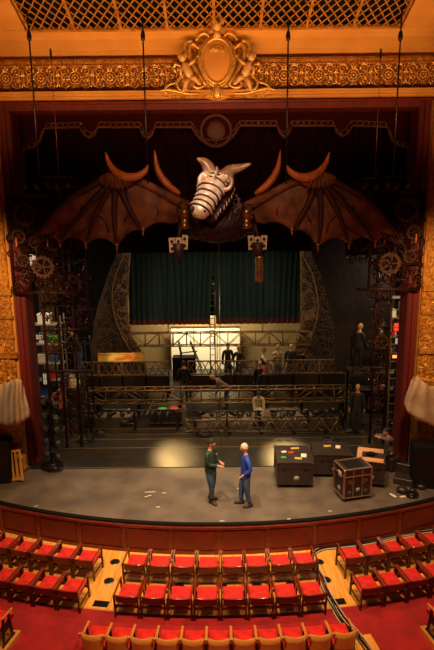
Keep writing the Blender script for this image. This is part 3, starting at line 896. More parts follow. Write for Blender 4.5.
# ================================================================== the dragon
dr = empty('dragon', (0, 0, 0), 0, 'huge winged mechanical dragon with silver horned skull hanging above the stage', 'dragon sculpture')
YD = 16.1
DY = -.85
def pY(px, py, Y=YD): return W(px, py, Y+DY)
def wing(s):
    def m(px, py): return (px, py) if s < 0 else (435-px, py+ (0))
    K = (117, 177)
    leads = [(187, 206), (170, 197), (150, 187), (133, 179)]
    ribs = [[(187, 224)], [(143, 231)], [(117, 247)], [(86, 245)], [(60, 243)], [(36, 238)]]
    w = empty('wing', (0, 0, 0)); w.parent = dr
    # outline of trailing edge as polyline with scallops
    cusps = [(196, 224), (170, 224), (143, 231), (117, 247), (86, 245), (60, 243), (35, 238)]
    depth = [2, 5, 7, 8, 7, 6]
    lead_pts = [(196, 212), (187, 206), (165, 194), (148, 185), (131, 178), (117, 174), (106, 178), (90, 187), (72, 197), (56, 211), (44, 226), (35, 238)]
    # param: 0..1 along both edges
    trail = []
    for i in range(len(cusps)-1):
        (x0, y0), (x1, y1) = cusps[i], cusps[i+1]
        for k in range(8):
            t = k/8; trail.append((x0+(x1-x0)*t, y0+(y1-y0)*t - depth[i]*4*t*(1-t)))
    trail.append(cusps[-1])
    def lead(u):
        f = u*(len(lead_pts)-1); i = min(int(f), len(lead_pts)-2); t = f-i
        return (lead_pts[i][0]*(1-t)+lead_pts[i+1][0]*t, lead_pts[i][1]*(1-t)+lead_pts[i+1][1]*t)
    N = len(trail); P = []
    for i in range(N):
        u = i/(N-1); a = lead(u); c = trail[i]; row = []
        for j in range(11):
            v = j/10
            px, py = a[0]*(1-v)+c[0]*v, a[1]*(1-v)+c[1]*v
            Y = YD + (.55 if px > 117 else -.15)*((px-117)/80)**2 - .1 + .10*sin(u*PI*6.0)*v + .35*v*v*0.6
            q = m(px, py); row.append(pY(q[0], q[1], Y))
        P.append(row)
    b = MB(); b.grid(P)
    mem = b.build('membrane', MT['leather'], w)
    sol = mem.modifiers.new('thickness', 'SOLIDIFY'); sol.thickness = .035; sol.offset = 0
    def YY(px, v=0): return YD + (.55 if px > 117 else -.15)*((px-117)/80)**2 - .19
    # leading arm
    b = MB()
    arm = [pY(*m(x, y), YY(x)) for x, y in lead_pts[:6]]
    b.tube(arm, [.16, .15, .12, .11, .12, .13], 8); b.build('upper_arm', MT['leather'], w)
    b = MB()
    arm = [pY(*m(x, y), YY(x)) for x, y in lead_pts[5:]]
    b.tube(arm, [.12, .10, .08, .07, .06, .05, .02], 8); b.build('forearm', MT['wingrib'], w)
    for c in cusps[2:6]:
        kx, ky = K; pts = []
        for k in range(7):
            t = k/6; px, py = kx+(c[0]-kx)*t + (4*sin(PI*t) if c[0] < 117 else -3*sin(PI*t)) * (-1 if c[0] < 100 else 1), ky+(c[1]-ky)*t
            pts.append(pY(*m(px, py), YY(px)+.12*t + .02))
        b = MB(); b.tube(pts, [.12, .105, .095, .08, .07, .055, .04], 7)
        rb = b.build('rib', MT['wingrib'], w)
        e_ = MB(); p = pY(*m(c[0], c[1]), YY(c[0])+.14); e_.tube([p + V((0, -.02, .10)), p, p + V((0, -.02, -.14))], [.045, .035, .008], 6)
        e_.build('rib_claw', MT['horn'], rb)
    # seams across the membrane
    b = MB()
    for (a, c) in (((108,195),(98,215)),((98,215),(108,232)),((128,200),(124,222)),((82,205),(70,228)),((150,200),(158,216)),((92,222),(74,236))):
        pts = []
        for k in range(5):
            t = k/4; px, py = a[0]+(c[0]-a[0])*t + 3*sin(PI*t), a[1]+(c[1]-a[1])*t
            pts.append(pY(*m(px, py), YY(px)+.10))
        b.tube(pts, .022, 5)
    b.build('seam', MT['wingrib'], w)
    # shoulder knuckle cap : fan of tan leather
    b = MB(); c = pY(*m(117, 180), YD-.30); b.ball(c, (.52, .16, .22), 14, 8); [b.tube([c+V((0,-.1,.12)), c+V((.1*q,-.19,-.02)), c+V((.16*q,-.1,-.26))], [.04,.05,.02], 6) for q in (-2,-1,0,1,2)]; b.build('knuckle', MT['leather'], w)
    # crescent horn + long spike
    def spike(pts, r, nm, dy=.05):
        q = []
        for x, y in pts: q.append(pY(*m(x, y), YD+dy))
        for _ in range(2):
            nq = [q[0]]
            for a_, c_ in zip(q, q[1:]): nq += [a_*.75+c_*.25, a_*.25+c_*.75]
            q = nq+[q[-1]]
        n = len(q); b = MB(); b.tube(q, [max(.006, r*(sin(PI*i/(n-1)) if nm != 'long_spike' else sin(PI*(.14+.86*(i/(n-1))**1.0))**1.3)) for i in range(n)], 8); b.build(nm, MT['horn'], w)
    spike([(148, 165), (146, 171), (138, 176.5), (127, 178), (117, 173.5), (109, 164), (105.5, 152)], .115, 'crescent_horn', -.5)
    spike([(180, 194), (166, 184), (157, 170), (154.5, 150)], .105, 'long_spike')
    # tip claws
    b = MB()
    for k in range(5):
        a = pY(*m(38+k*4, 236-k*1.0), YY(40)+.0); b.tube([a, a+V((s*.10, -.05, -.18)), a+V((s*.22, -.05, -.26))], [.035, .025, .005], 5)
    b.build('tip_claws', MT['wingrib'], w)
    return w
wing(-1); wing(1)

# head
def loft(b, secs, n=14):
    """secs: (centre, half width, half height, axis dir)"""
    P = []
    for (c, hw, hh, d) in secs:
        d = V(d).normalized(); x = V((1, 0, 0)); x = (x - d*x.dot(d)).normalized(); y = d.cross(x)
        P.append([V(c) + x*(hw*cos(2*PI*k/n)) + y*(hh*sin(2*PI*k/n)) for k in range(n)])
    vs = [p for r in P for p in r]; fs = []
    for i in range(len(P)-1):
        for k in range(n):
            l = (k+1) % n; fs.append([i*n+k, i*n+l, (i+1)*n+l, (i+1)*n+k])
    fs.append(list(range(n-1, -1, -1))); fs.append([(len(P)-1)*n+k for k in range(n)])
    b.add(vs, fs, True)
hd_ = empty('head', (0, 0, 0)); hd_.parent = dr
line = [(220,173,15.85,.15,.15),(217,177,15.75,.34,.26),(214.5,182,15.6,.40,.32),(212,187,15.4,.38,.31),(209,194,15.25,.31,.27),(205,202,15.12,.27,.23),(201,209,15.0,.28,.21),(198,215,14.95,.22,.16),(197,218,14.95,.10,.08)]
pts = [pY(x, y, Y) for x, y, Y, a, c in line]
secs = []
for i, (l, p) in enumerate(zip(line, pts)):
    d = pts[min(i+1, len(pts)-1)] - pts[max(i-1, 0)]
    secs.append((p, l[3], l[4], d))
b = MB(); loft(b, secs, 18); b.build('skull', MT['bone'], hd_)
# overlapping snout bands
for i in range(7):
    t = 2.2 + i*.62; k = int(t); f = t-k
    c = pts[k]*(1-f)+pts[k+1]*f; hw = line[k][3]*(1-f)+line[k+1][3]*f; hh = line[k][4]*(1-f)+line[k+1][4]*f
    d = (pts[k+1]-pts[k]).normalized(); x = V((1,0,0)); x = (x-d*x.dot(d)).normalized(); y = d.cross(x)
    sgn = 1 if y.z > 0 or y.y < 0 else -1
    b = MB(); b.tube([c + x*((hw+.015)*cos(a)) + y*(sgn*(hh+.02)*sin(a)) for a in [PI*(-.1+1.2*q/14) for q in range(15)]], .032, 6)
    b.build('snout_band', MT['bone'], hd_)
    c2 = c + d*.055; b = MB(); b.tube([c2 + x*((hw+.0)*cos(a)) + y*(sgn*(hh+.012)*sin(a)) for a in [PI*(-.1+1.2*q/14) for q in range(15)]], .022, 5)
    b.build('snout_groove', MT['scrapl'], hd_)
# eye sockets, eyeballs, nostrils
for (px, py, Y, r) in ((225.5, 182, 15.28, .17), (205, 180, 15.28, .14)):
    c = pY(px, py, Y); b = MB()
    b.tube([c + V((r*cos(2*PI*k/16), -.02, r*1.15*sin(2*PI*k/16))) for k in range(16)], .055, 7, closed=True)
    so = b.build('eye_socket', MT['bone'], hd_)
    MB().ball(c + V((0, .04, 0)), (r*.95, .06, r*1.05), 10, 7).build('eye', MT['bonedark'], so)
    MB().ball(c + V((0, -.02, .02)), (r*.33, .05, r*.33), 8, 6).build('pupil', MT['brass'], so)
for px, py in ((204, 210.5), (192, 209)):
    c = pY(px, py, 14.86); MB().ball(c, (.075, .06, .09), 8, 6).build('nostril', MT['bonedark'], hd_)
b = MB()
for px, py, r in ((206,176.5,.17),(226.5,177,.20)):
    b.ball(pY(px, py, 15.4), (r, .22, r*.95), 14, 9)
b.build('brow', MT['bone'], hd_)
def horn(pl, r):
    q = [pY(x, y, Y) for x, y, Y in pl]
    for _ in range(2):
        nq = [q[0]]
        for a_, c_ in zip(q, q[1:]): nq += [a_*.75+c_*.25, a_*.25+c_*.75]
        q = nq+[q[-1]]
    n = len(q); b = MB()
    b.tube(q, [max(.012, r*(1-(i/(n-1))**1.6))*(1+.06*(i % 2)) for i in range(n)], 10); b.build('horn', MT['bone'], hd_)
horn([(211,173,15.6),(207,165,15.55),(203,161,15.5),(197,158.5,15.4)], .19)
horn([(225,175,15.6),(231,169.5,15.5),(241,167.5,15.4),(251,163.5,15.3)], .17)
b = MB()
for i in range(7):
    c = pY(215+i*.5, 170-i*.2, 15.5-.05*i)
b = MB()
for i, (px, py) in enumerate(((217,171),(216,175),(214,178))):
    c = pY(px, py, 15.3-.05*i); b.tube([c+V((0,0,-.05)), c+V((0,-.08,.12))], [.06, .01], 6)
b.build('crest_spikes', MT['bone'], hd_)
# lower jaw with teeth
b = MB(); jl = [(226,192,15.75,.26,.16),(222,202,15.55,.24,.12),(215,212,15.35,.2,.09),(209,221,15.2,.14,.06)]
jp = [pY(x, y, Y) for x, y, Y, a, c in jl]; loft(b, [(p, l[3], l[4], jp[min(i+1,3)]-jp[max(i-1,0)]) for i, (l, p) in enumerate(zip(jl, jp))], 12)
jw = b.build('lower_jaw', MT['scrap'], hd_)
b = MB()
for i in range(9):
    t = i/8*2.9; k = int(t); f = t-k; c = jp[k]*(1-f)+jp[min(k+1,3)]*f
    for s in (-1, 1):
        p = c + V((s*(jl[k][3]-.03), -.1, .02)); b.tube([p, p+V((0,-.03,.11))], [.025, .004], 5)
b.build('teeth', MT['bone'], jw)
# body cluster
bd = MB(); c = pY(217, 222, 16.3)
bd.tube([c+V((-1.0,0,0)), c+V((-.7,-.1,-.05)), c+V((0,-.2,-.12)), c+V((.7,-.1,-.05)), c+V((1.0,0,0))], [.32,.42,.5,.42,.32], 14)
bd.build('body', MT['scrap'], dr)
b = MB(); random.seed(4)
for i in range(46):
    x = random.uniform(-1.0, 1.0); z = random.uniform(-.45, .5)
    sp = spiral(c.x+x, c.z+z, random.uniform(.08, .2), .03, random.uniform(0, 6), random.choice((-1, 1)), 8)
    b.tube([(p, c.y-.55+.25*abs(x)+random.uniform(-.05,.05), q) for p, q in sp], .022, 5)
for i in range(9):
    x0_ = random.uniform(-.9, .9)
    b.tube([(c.x+x0_, c.y-.5, c.z+.5), (c.x+x0_*.7, c.y-.62, c.z), (c.x+x0_*.4, c.y-.5, c.z-.5)], .03, 5)
b.build('body_pipes', MT['scrapl'], dr)
for px, py, r, t in ((190, 214, .30, 12), (243, 214, .30, 12), (232, 201, .24, 10), (217, 232, .2, 9)):
    p = pY(px, py, 15.85); g = MB(); gear(g, p.x, p.z, p.y, r, t); g.build('gear', MT['scrapl'], dr)
for s, px in ((-1, 184.5), (1, 246.5)):
    p = pY(px, 218, 15.85); b = MB()
    b.lathe([(.09,-.30),(.14,-.28),(.14,-.16),(.11,-.14),(.11,.06),(.14,.08),(.14,.22),(.10,.25)], 12, T(p)); b.build('shoulder_cylinder', MT['brass'], dr)
def claw(px, py, long):
    e = empty('claw', (0, 0, 0)); e.parent = dr
    Y = 15.8; p = pY(px, py, Y)
    b = MB(); a = pY(px+ (3 if px < 217 else -3), py-19, Y); b.tube([a, pY(px, py-8, Y), p], [.05, .04, .04], 6); b.build('arm_cable', MT['wingrib'], e)
    for k in range(3):
        pl = pY(px+(k-1)*6.4, py+(.0, .8, -.8)[k] + (k-1)*(-1.0 if px < 217 else .3), Y-.05*(k == 1))
        q = MB(); q.box(-.085, .085, -.02, .02, -.20, .20, T(pl) @ RY((k-1)*.06), .008)
        plt = q.build('finger_plate', MT['clawplate'], e)
        h = MB()
        for dx, dz in ((.0, .10), (-.0, -.09)):
            h.lathe([(.042, 0), (.042, .03)], 10, T(pl+V((dx, -.045, dz))) @ RX(-PI/2) @ T(0, 0, -.03))
        h.build('hole', MT['bonedark'], plt)
    b = MB(); kn = pY(px, py+9, Y); b.tube([p+V((0,.04,0)), kn, pY(px+1, py+16, Y)], [.2, .14, .05], 8); b.build('wrist_cone', MT['scrapl'], e)
    if long:
        c2 = pY(px+1.5, py+27, Y); pr = [( .10 if i % 2 else .13, -.34+i*.045) for i in range(17)]
        MB().lathe(pr, 12, T(c2)).build('ribbed_cylinder', MT['brass'], e)
claw(178.5, 244, False); claw(257.5, 243, True)

# ================================================================== light clusters on the cables
MT['glint'] = mat('lamp lens', (.03,.027,.025), .06)
def lamp(b_, lens, p, ax, L=.32, r=.11):
    """black stage lantern from p along ax"""
    ax = V(ax).normalized(); p = V(p)
    q = ax.to_track_quat('Z', 'Y').to_matrix().to_4x4()
    b_.lathe([(r*.5, -.02), (r*.75, 0), (r*.8, L*.5), (r, L*.6), (r, L)], 10, T(p) @ q)
    lens.lathe([(r*.85, L), (r*.84, L+.012)], 10, T(p) @ q)
def light_cluster(px, py, lab):
    p = W(px, py, 14.6); e = empty('hanging_light_cluster', p, 0, lab, 'light cluster')
    b = MB(); b.tube([(-.75, 0, .08), (.65, 0, .10)], .025, 6); b.tube([(-.35, 0, .08), (-.35, 0, .3)], .02, 5); b.tube([(.3, 0, .1), (.3, 0, .3)], .02, 5)
    b.build('pipe', MT['blackmetal'], e)
    random.seed(int(px))
    for k in range(5):
        lb, ln = MB(), MB(); lamp(lb, ln, (-.6+.28*k, 0, -.02-.04*(k % 2)), (.2*(k % 3-1), .8, -.5), .26, .085)
        o = lb.build('lantern', MT['blackmetal'], e); ln.build('lens', MT['glint'], o)
light_cluster(47, 181, 'small black light cluster hanging at the upper left, above the wing tip')
light_cluster(390, 181, 'small black light cluster hanging at the upper right, above the wing tip')
# ================================================================== upstage
MT['green'] = mat('dark teal velvet', (.003,.036,.038), .8, sheen=.05, col2=(.002,.020,.023), scale=4, stretch=(5,1,.3))
MT['hem'] = mat('rust fringed hem', (.13,.03,.012), .8, col2=(.07,.012,.006), scale=8, stretch=(6,1,1))
MT['cream'] = mat('cream back wall', (.24,.155,.055), .8, col2=(.18,.11,.035), scale=.8)
MT['white'] = mat('white painted flat', (.86,.76,.52), .7)
MT['vine'] = mat('brown carved vine', (.075,.035,.018), .6, col2=(.035,.016,.009), scale=5, bump=.7, bscale=12)
MT['vinel'] = mat('light carved rim', (.24,.14,.07), .5, col2=(.09,.045,.022), scale=9, bump=.7, bscale=16)
MT['truss'] = mat('dusty brass truss', (.36,.22,.10), .4, .6, col2=(.2,.11,.05), scale=12)
MT['trussdark'] = mat('dark truss', (.05,.033,.02), .4, .6)
MT['trussred'] = mat('red brown chord', (.10,.03,.016), .5)
MT['lattice'] = mat('brown lattice', (.26,.14,.06), .5, col2=(.13,.065,.03), scale=6)
MT['casebl'] = mat('black laminate', (.022,.014,.012), .4, col2=(.035,.02,.016), scale=6)
MT['casealu'] = mat('copper coloured edging', (.50,.30,.20), .35, .8)
MT['ply'] = mat('bare plywood', (.75,.38,.17), .6, col2=(.62,.28,.11), scale=5)
MT['paper'] = mat('paper', (.80,.70,.55), .7)
MT['yellow'] = mat('yellow card', (.75,.45,.08), .7)
MT['redplastic'] = mat('red plastic', (.60,.03,.02), .5)
MT['greenplastic'] = mat('green plastic', (.06,.40,.06), .5)
MT['blueplastic'] = mat('blue plastic', (.03,.09,.35), .5)
MT['orange'] = mat('orange cloth', (.80,.25,.03), .7)
MT['greymetal'] = mat('grey enamel', (.25,.22,.19), .5)

# stage house
struct(MB().box(-9.2, 9.2, 26.5, 26.7, -.3, 14).build('wall_back', MT['cream']))
struct(MB().box(-9.2, -9.0, 16.3, 26.6, -.3, 14).build('wall_left', MT['black']))
struct(MB().box(9.0, 9.2, 16.3, 26.6, -.3, 14).build('wall_right', MT['black']))
struct(MB().box(-9.2, 9.2, 16.3, 26.7, 14, 14.2).build('ceiling', MT['black']))

# green curtain, two halves drawn together at the top
def green(px0, px1, gap_side, lab):
    Y = 24.2; zb = W(217, 324, Y).z; ztp = W(217, 215, Y).z
    x0, x1 = W(px0, 300, Y).x, W(px1, 300, Y).x
    folds = 15; n = 8; P = []; H = []; random.seed(int(px0)); ph = [random.uniform(.55, 1.3) for _ in range(folds+2)]
    e = empty('green_stage_curtain', (0, 0, 0), 0, lab, 'stage curtain')
    def row(z, lift=0):
        v = (ztp-z)/(ztp-zb); r = []
        g = .16*max(0, (v-.42)/.58)**1.0 * 1.25
        for i in range(folds*n+1):
            u = i/(folds*n); a = .085*ph[int(u*folds)]
            x = x0+(x1-x0)*u
            if gap_side > 0: x -= g*max(0, u-.6)/.4*1.0
            elif gap_side < 0: x += g*.6*max(0, .4-u)/.4
            x += .05*sin(u*9+3*v)
            r.append(V((x, Y + a*sin(2*PI*u*folds+.4*sin(v*3+u*20)) + lift, z)))
        return r
    for j in range(13): P.append(row(ztp+(zb-ztp)*j/12))
    MB().grid(P).build('drape', MT['green'], e)
    H = [row(zb+.26-.26*j/2, -.03) for j in range(3)]
    MB().grid(H).build('fringed_hem', MT['hem'], e)
green(128, 214.5, 1, 'left half of the dark green velvet curtain with rust hem')
green(213, 303, -1, 'right half of the dark green velvet curtain with rust hem')
# ladder-like tower glimpsed through the gap
MT['ladderpaint'] = mat('dull cream ladder paint', (.22,.16,.09), .6)
e = empty('pale_ladder', (0, 0, 0), 0, 'tall pale ladder glimpsed through the slit in the green curtain', 'ladder')
a, c = W(210, 330, 24.9), W(215, 330, 24.9)
for x in (a.x, c.x): MB().tube([(x, 24.9, .03), (x, 24.9, 7.0)], .03, 6).build('rail', MT['ladderpaint'], e)
b = MB()
for k in range(20): b.tube([(a.x, 24.9, .8+.3*k), (c.x, 24.9, .8+.3*k)], .022, 5)
b.build('rungs', MT['ladderpaint'], e)
o = MB().box(a.x-.9, c.x+.9, 25.1, 25.13, 3.0, 9.0).build('slit_dark_sheet', MT['black']); tag(o, 'narrow black sheet added to darken the slit in the green curtain', 'drape')  # added sheet that hides the lit wall so the slit stays dark
# hanging white line in front
p = W(219, 246, 16.6); q = W(218, 440, 16.9)
tag(MB().tube([(p.x, 16.8, 7.0), (p.x, 16.8, .05)], .016, 6).build('hanging_pole', MT['steel']), 'thin pale pole hanging from the dragon to the stage floor', 'pole')

# curved ring scenery
def ring_piece(s, lab):
    Y = 23.2
    inn = [(131,225),(130,257),(129,272),(128,290),(127,305),(128,322),(133,338),(141,351),(150,388)]
    mid = [(126,225),(124,257),(117,272),(113,290),(113,305),(117,322),(124,338),(132,351),(140,388)]
    out = [(118,225),(116,257),(109,272),(103,290),(98,305),(94,322),(92,338),(91,351),(91,388)]
    if s > 0:
        inn = [(300,225),(301,257),(301,272),(301,290),(301,305),(301,322),(299,338),(295,351),(289,388)]
        mid = [(301.5,225),(303,257),(311,272),(316,290),(318,305),(316,322),(310,338),(304,351),(296,388)]
        out = [(316,225),(318,257),(326,272),(332,290),(336,305),(338,322),(338,338),(338,351),(338,388)]
    e = empty('vine_ring_segment', (0, 0, 0), 0, lab, 'scenery ring')
    def pol(A, B): 
        def dn(L):
            L = [wp(x, y, Y) for x, y in L]
            return L
        return dn(A) + list(reversed(dn(B)))
    b = MB(); b.prism(pol(out, mid), .25, T(0, Y, 0)); b.build('dark_band', MT['vine'], e)
    b = MB(); b.prism(pol(mid, inn), .25, T(0, Y-.05, 0)); b.build('light_band', MT['vinel'], e)
    b = MB(); L = [wp(x, y, Y) for x, y in inn]; b.tube([(x, Y-.08, z) for x, z in L], .05, 6)
    L = [wp(x, y, Y) for x, y in mid]; b.tube([(x, Y-.1, z) for x, z in L], .045, 6)
    b.build('rim', MT['vinel'], e)
    b = MB(); random.seed(3+s)
    for i in range(170):
        k = random.randint(1, 6); t = random.random()
        o = [(out[k][j]*(1-t)+out[k+1 if k < 8 else k][j]*t) for j in (0, 1)]; q = [(inn[k][j]*(1-t)+inn[k+1 if k < 8 else k][j]*t) for j in (0, 1)]
        f = random.uniform(.12, .9); x, z = wp(o[0]*(1-f)+q[0]*f, o[1]*(1-f)+q[1]*f, Y)
        sp = spiral(x, z, random.uniform(.07, .17), .02, random.uniform(0, 6), random.choice((-1, 1, .7)), 7)
        b.tube([(a_, Y-.1, c_) for a_, c_ in sp], .024, 4)
    b.build('carved_vines', MT['vine'], e)
ring_piece(-1, 'left crescent of carved brown vine ring beside the green curtain')
ring_piece(1, 'right crescent of carved brown vine ring beside the green curtain')

# ---- trusses
def truss(nm, px0, px1, pyt, pyb, Y, depth, pitch, mch, mlc, lab, r=.03, cables=None, verts=True, feet=False):
    z1, z0 = W(217, pyt, Y).z, W(217, pyb, Y).z
    xa, xb = W(px0, (pyt+pyb)/2, Y).x, W(px1, (pyt+pyb)/2, Y).x
    e = empty(nm, ((xa+xb)/2, Y, 0), 0, lab, 'truss'); cx = (xa+xb)/2; L = (xb-xa)/2
    for z in (z0, z1):
        for y in (0, depth): MB().tube([(-L, y, z), (L, y, z)], r, 6).build('chord', mch, e)
    b = MB(); n = max(2, int(round(2*L/pitch)))
    for i in range(n+1):
        x = -L+2*L*i/n
        for y in (0, depth):
            if verts: b.tube([(x, y, z0), (x, y, z1)], r*.7, 5)
            if i < n: b.tube([(x, y, z0 if i % 2 else z1), (x+2*L/n, y, z1 if i % 2 else z0)], r*.55, 5)
        for z in (z0, z1):
            b.tube([(x, 0, z), (x, depth, z)], r*.6, 5)
            if i < n: b.tube([(x, 0, z), (x+2*L/n, depth, z)], r*.5, 5)
    b.build('lacing', mlc, e)
    if cables:
        for x in cables:
            xx = W(x, pyt, Y).x-cx
            MB().tube([(xx, depth/2, z1), (xx, depth/2, 13.9)], .02, 5).build('suspension_cable', MT['blackmetal'], e)
    if feet:
        for k in range(feet):
            x = -L+.4+(2*L-.8)*k/(feet-1)
            f = MB(); f.box(x-.06, x+.06, -.02, depth+.02, .025, max(z0-r, .06)); f.build('foot', MT['blackmetal'], e)
    return e
truss('lighting_truss', 131, 311, 333, 346, 22.7, .3, .62, MT['truss'], MT['truss'], 'brass-coloured box truss hanging in front of the cream back wall', .028, cables=(168, 263))
truss('lighting_truss', 87, 353, 390, 403, 19.6, .45, .75, MT['truss'], MT['truss'], 'long dusty brass box truss resting low across the stage, below the lattice fences', .03, feet=7)
truss('lighting_truss', 186, 338, 421, 432, 17.75, .35, .30, MT['trussdark'], MT['truss'], 'long dark truss lying on the stage floor in front of the brass one', .022, feet=5, verts=False)

# black batten above lying truss (pipe with lanterns)
def lantern_bar(px0, px1, py, Y, nl, lab, seed):
    a, c = W(px0, py, Y), W(px1, py, Y)
    e = empty('lantern_bar', ((a.x+c.x)/2, Y, a.z), 0, lab, 'lantern bar'); L = (c.x-a.x)/2
    MB().tube([(-L, 0, 0), (L, 0, 0)], .03, 6).build('pipe', MT['blackmetal'], e)
    random.seed(seed)
    for k in range(nl):
        x = -L+.2+(2*L-.4)*k/(nl-1); lb, ln = MB(), MB()
        lamp(lb, ln, (x, 0, -.05), (random.uniform(-.5, .5), random.uniform(-1, -.3), random.uniform(-.6, .5)), .25, .09)
        o = lb.build('lantern', MT['blackmetal'], e); ln.build('lens', MT['glint'], o)
    for x in (-L+.1, 0, L-.1):
        MB().box(x-.04, x+.04, -.2, .2, -a.z+.025, -.03).build('stand', MT['blackmetal'], e)
lantern_bar(90, 180, 411, 18.4, 13, 'floor pipe loaded with black lanterns, left of the gear trolley', 1)
lantern_bar(192, 262, 412, 18.4, 10, 'floor pipe loaded with black lanterns, right of the gear trolley', 2)
lantern_bar(270, 345, 411, 18.5, 11, 'floor pipe loaded with black lanterns, at the right end of the low truss', 3)

# heaps of cable and cloth between the trusses
MT['tarp'] = mat('crumpled dusty tarp', (.10,.075,.05), .5, col2=(.22,.16,.10), scale=3, bump=1, bscale=6)
def heap(px, py, w, d, h, m, nm, lab, cat, seed, z=.025):
    p = F(px, py, z); random.seed(seed); P = []
    nx, ny = 22, 8
    for i in range(nx+1):
        row = []
        for j in range(ny+1):
            u, v = 2*i/nx-1, 2*j/ny-1
            k = max(0, 1-u*u)*max(0, 1-v*v)
            row.append(V((u*w/2*(1+.05*random.random()), v*d/2, h*k**.5*(.55+.45*random.random()) if k > 0 else 0)))
        P.append(row)
    o = MB().grid(P).build(nm, m, None, p, 0); tag(o, lab, cat); return o
heap(232, 417, 2.6, .8, .28, MT['tarp'], 'crumpled_tarp', 'long crumpled dusty tarp on the floor left of centre, under the trusses', 'tarp', 1)
heap(283, 414, 2.2, .7, .32, MT['tarp'], 'crumpled_tarp', 'crumpled dusty tarp on the floor right of centre, under the trusses', 'tarp', 2)
heap(112, 414, 1.7, .7, .22, MT['tarp'], 'crumpled_tarp', 'crumpled dusty tarp on the floor at left, in front of the truss', 'tarp', 6)
def coil(px, py, r, lab, seed, z=.025, m='blackgloss'):
    p = F(px, py, z); random.seed(seed); pts = []
    for i in range(90):
        t = i/90; a = 2*PI*6*t; rr = r*(.7+.3*sin(a*.37+seed)); pts.append((rr*cos(a), rr*.8*sin(a), .03+.10*t+.015*sin(a*3)))
    o = MB().tube(pts, .017, 5).build('cable_coil', MT[m], None, p); tag(o, lab, 'cable coil', 'black cable coils on the stage floor')
for i, (px, py, r, l) in enumerate(((86, 441, .3, 'on the floor near the left portal'), (128, 425, .3, 'in front of the left lantern pipe'), (205, 436, .26, 'in front of the low dark truss, left'),
        (330, 442, .3, 'behind the black cases at right'), (100, 434, .25, 'beside the floor track at left'), (352, 432, .22, 'near the standing man in black'), (412, 496, .17, 'among the gear bags at the right stage edge'), (55, 470, .25, 'at the foot of the lantern boom'))):
    coil(px, py, r, 'black coil of cable ' + l, i)

# floor tracks
for k, (py, x0, x1) in enumerate(((433.5, 62, 366), (438.5, 62, 372), (447, 60, 380), (428, 60, 190), (466.5, 58, 150))):
    p = F(217, py, .025); a = F(x0, py, .025).x; c = F(x1, py, .025).x
    o = MB().box(a, c, p.y-.012, p.y+.012, .025, .034).build('floor_track', MT['truss'])
    tag(o, ['thin brass floor track in front of the dark truss', 'second thin brass floor track, just in front of the first', 'thin brass floor track nearest the two standing men', 'short thin brass floor track at left under the lanterns', 'short pale strip along the deck edge at left'][k], 'floor track')

# ---- lattice bridges with deck
def bridge(px0, px1, lab, Y=21.5):
    xa, xb = W(px0, 375, Y).x, W(px1, 375, Y).x; cx = (xa+xb)/2; L = (xb-xa)/2
    zt, zm, zb = W(217, 361, Y).z, W(217, 374, Y).z, W(217, 389, Y).z
    e = empty('bridge_platform', (cx, Y, 0), 0, lab, 'platform')
    MB().box(-L, L, 0, 1.05, zb-.12, zb).build('deck', MT['casebl'], e)
    MB().box(-L, L, -.03, .0, zb-.1, zm-.05).build('kick_board', MT['casebl'], e)
    b = MB()
    for z in (zt, zm): b.bar((-L, 0, z), (L, 0, z), .06, .05)
    for k in range(int(L*2/1.2)+2):
        x = -L+2*L*k/(int(L*2/1.2)+1); b.bar((x, 0, zb), (x, 0, zt), .06, .06)
    b.build('railing_frame', MT['lattice'], e)
    b = MB(); h = zt-zm; n = int(2*L/.27)
    for i in range(n):
        x = -L+2*L*i/n; w = 2*L/n
        b.bar((x, -.01, zm), (x+w, -.01, zt), .036, .016, V((0, 1, 0))); b.bar((x+w, .012, zm), (x, .012, zt), .036, .016, V((0, 1, 0)))
    b.build('lattice', MT['lattice'], e)
    for x in (-L+.08, L-.08):
        for y in (.08, .95): MB().box(x-.05, x+.05, y-.05, y+.05, .025, zb-.12).build('leg', MT['blackmetal'], e)
    return zb
ZB = bridge(76, 169, 'left rolling bridge platform with brown diamond lattice railing')
bridge(188, 257, 'middle rolling bridge platform with brown diamond lattice railing')
bridge(267, 345, 'right rolling bridge platform with brown diamond lattice railing')

# white flat, brace and banner
a = W(171, 344, 26.2); c = W(240, 344, 26.2)
e = empty('white_flat', ((a.x+c.x)/2, 26.2, 0), 0, 'bright white rectangular flat against the cream back wall', 'scenery flat'); L = (c.x-a.x)/2; zt = W(217, 327, 26.2).z
MB().box(-L, L, 0, .05, .025, zt).build('panel', MT['white'], e)
b = MB(); b.box(-L-.03, L+.03, -.02, .07, zt, zt+.06)
for x in (-L, -L/3, L/3, L): b.box(x-.02, x+.02, -.02, 0, .03, zt)
b.build('frame', MT['truss'], e)
p = W(190, 350, 24.5)
e = empty('black_trestle', (p.x, 24.5, 0), 0, 'black slanting trestle frame silhouetted before the white flat', 'trestle')
z = W(217, 344, 24.5).z
for x0, x1 in ((-.55, -.3), (.0, .55)):
    MB().bar((x0, 0, z+.1), (x1, 0, .4), .05).build('leg', MT['black'], e)
    MB().bar((x0, .4, z+.1), (x1, .5, .4), .05).build('leg', MT['black'], e)
MB().bar((-.5, .2, z*.72), (.35, .2, z*.78), .05).build('brace', MT['black'], e)
MB().box(-.85, .25, -.1, .5, .025, W(217,357,24.5).z).build('black_box', MT['black'], e)

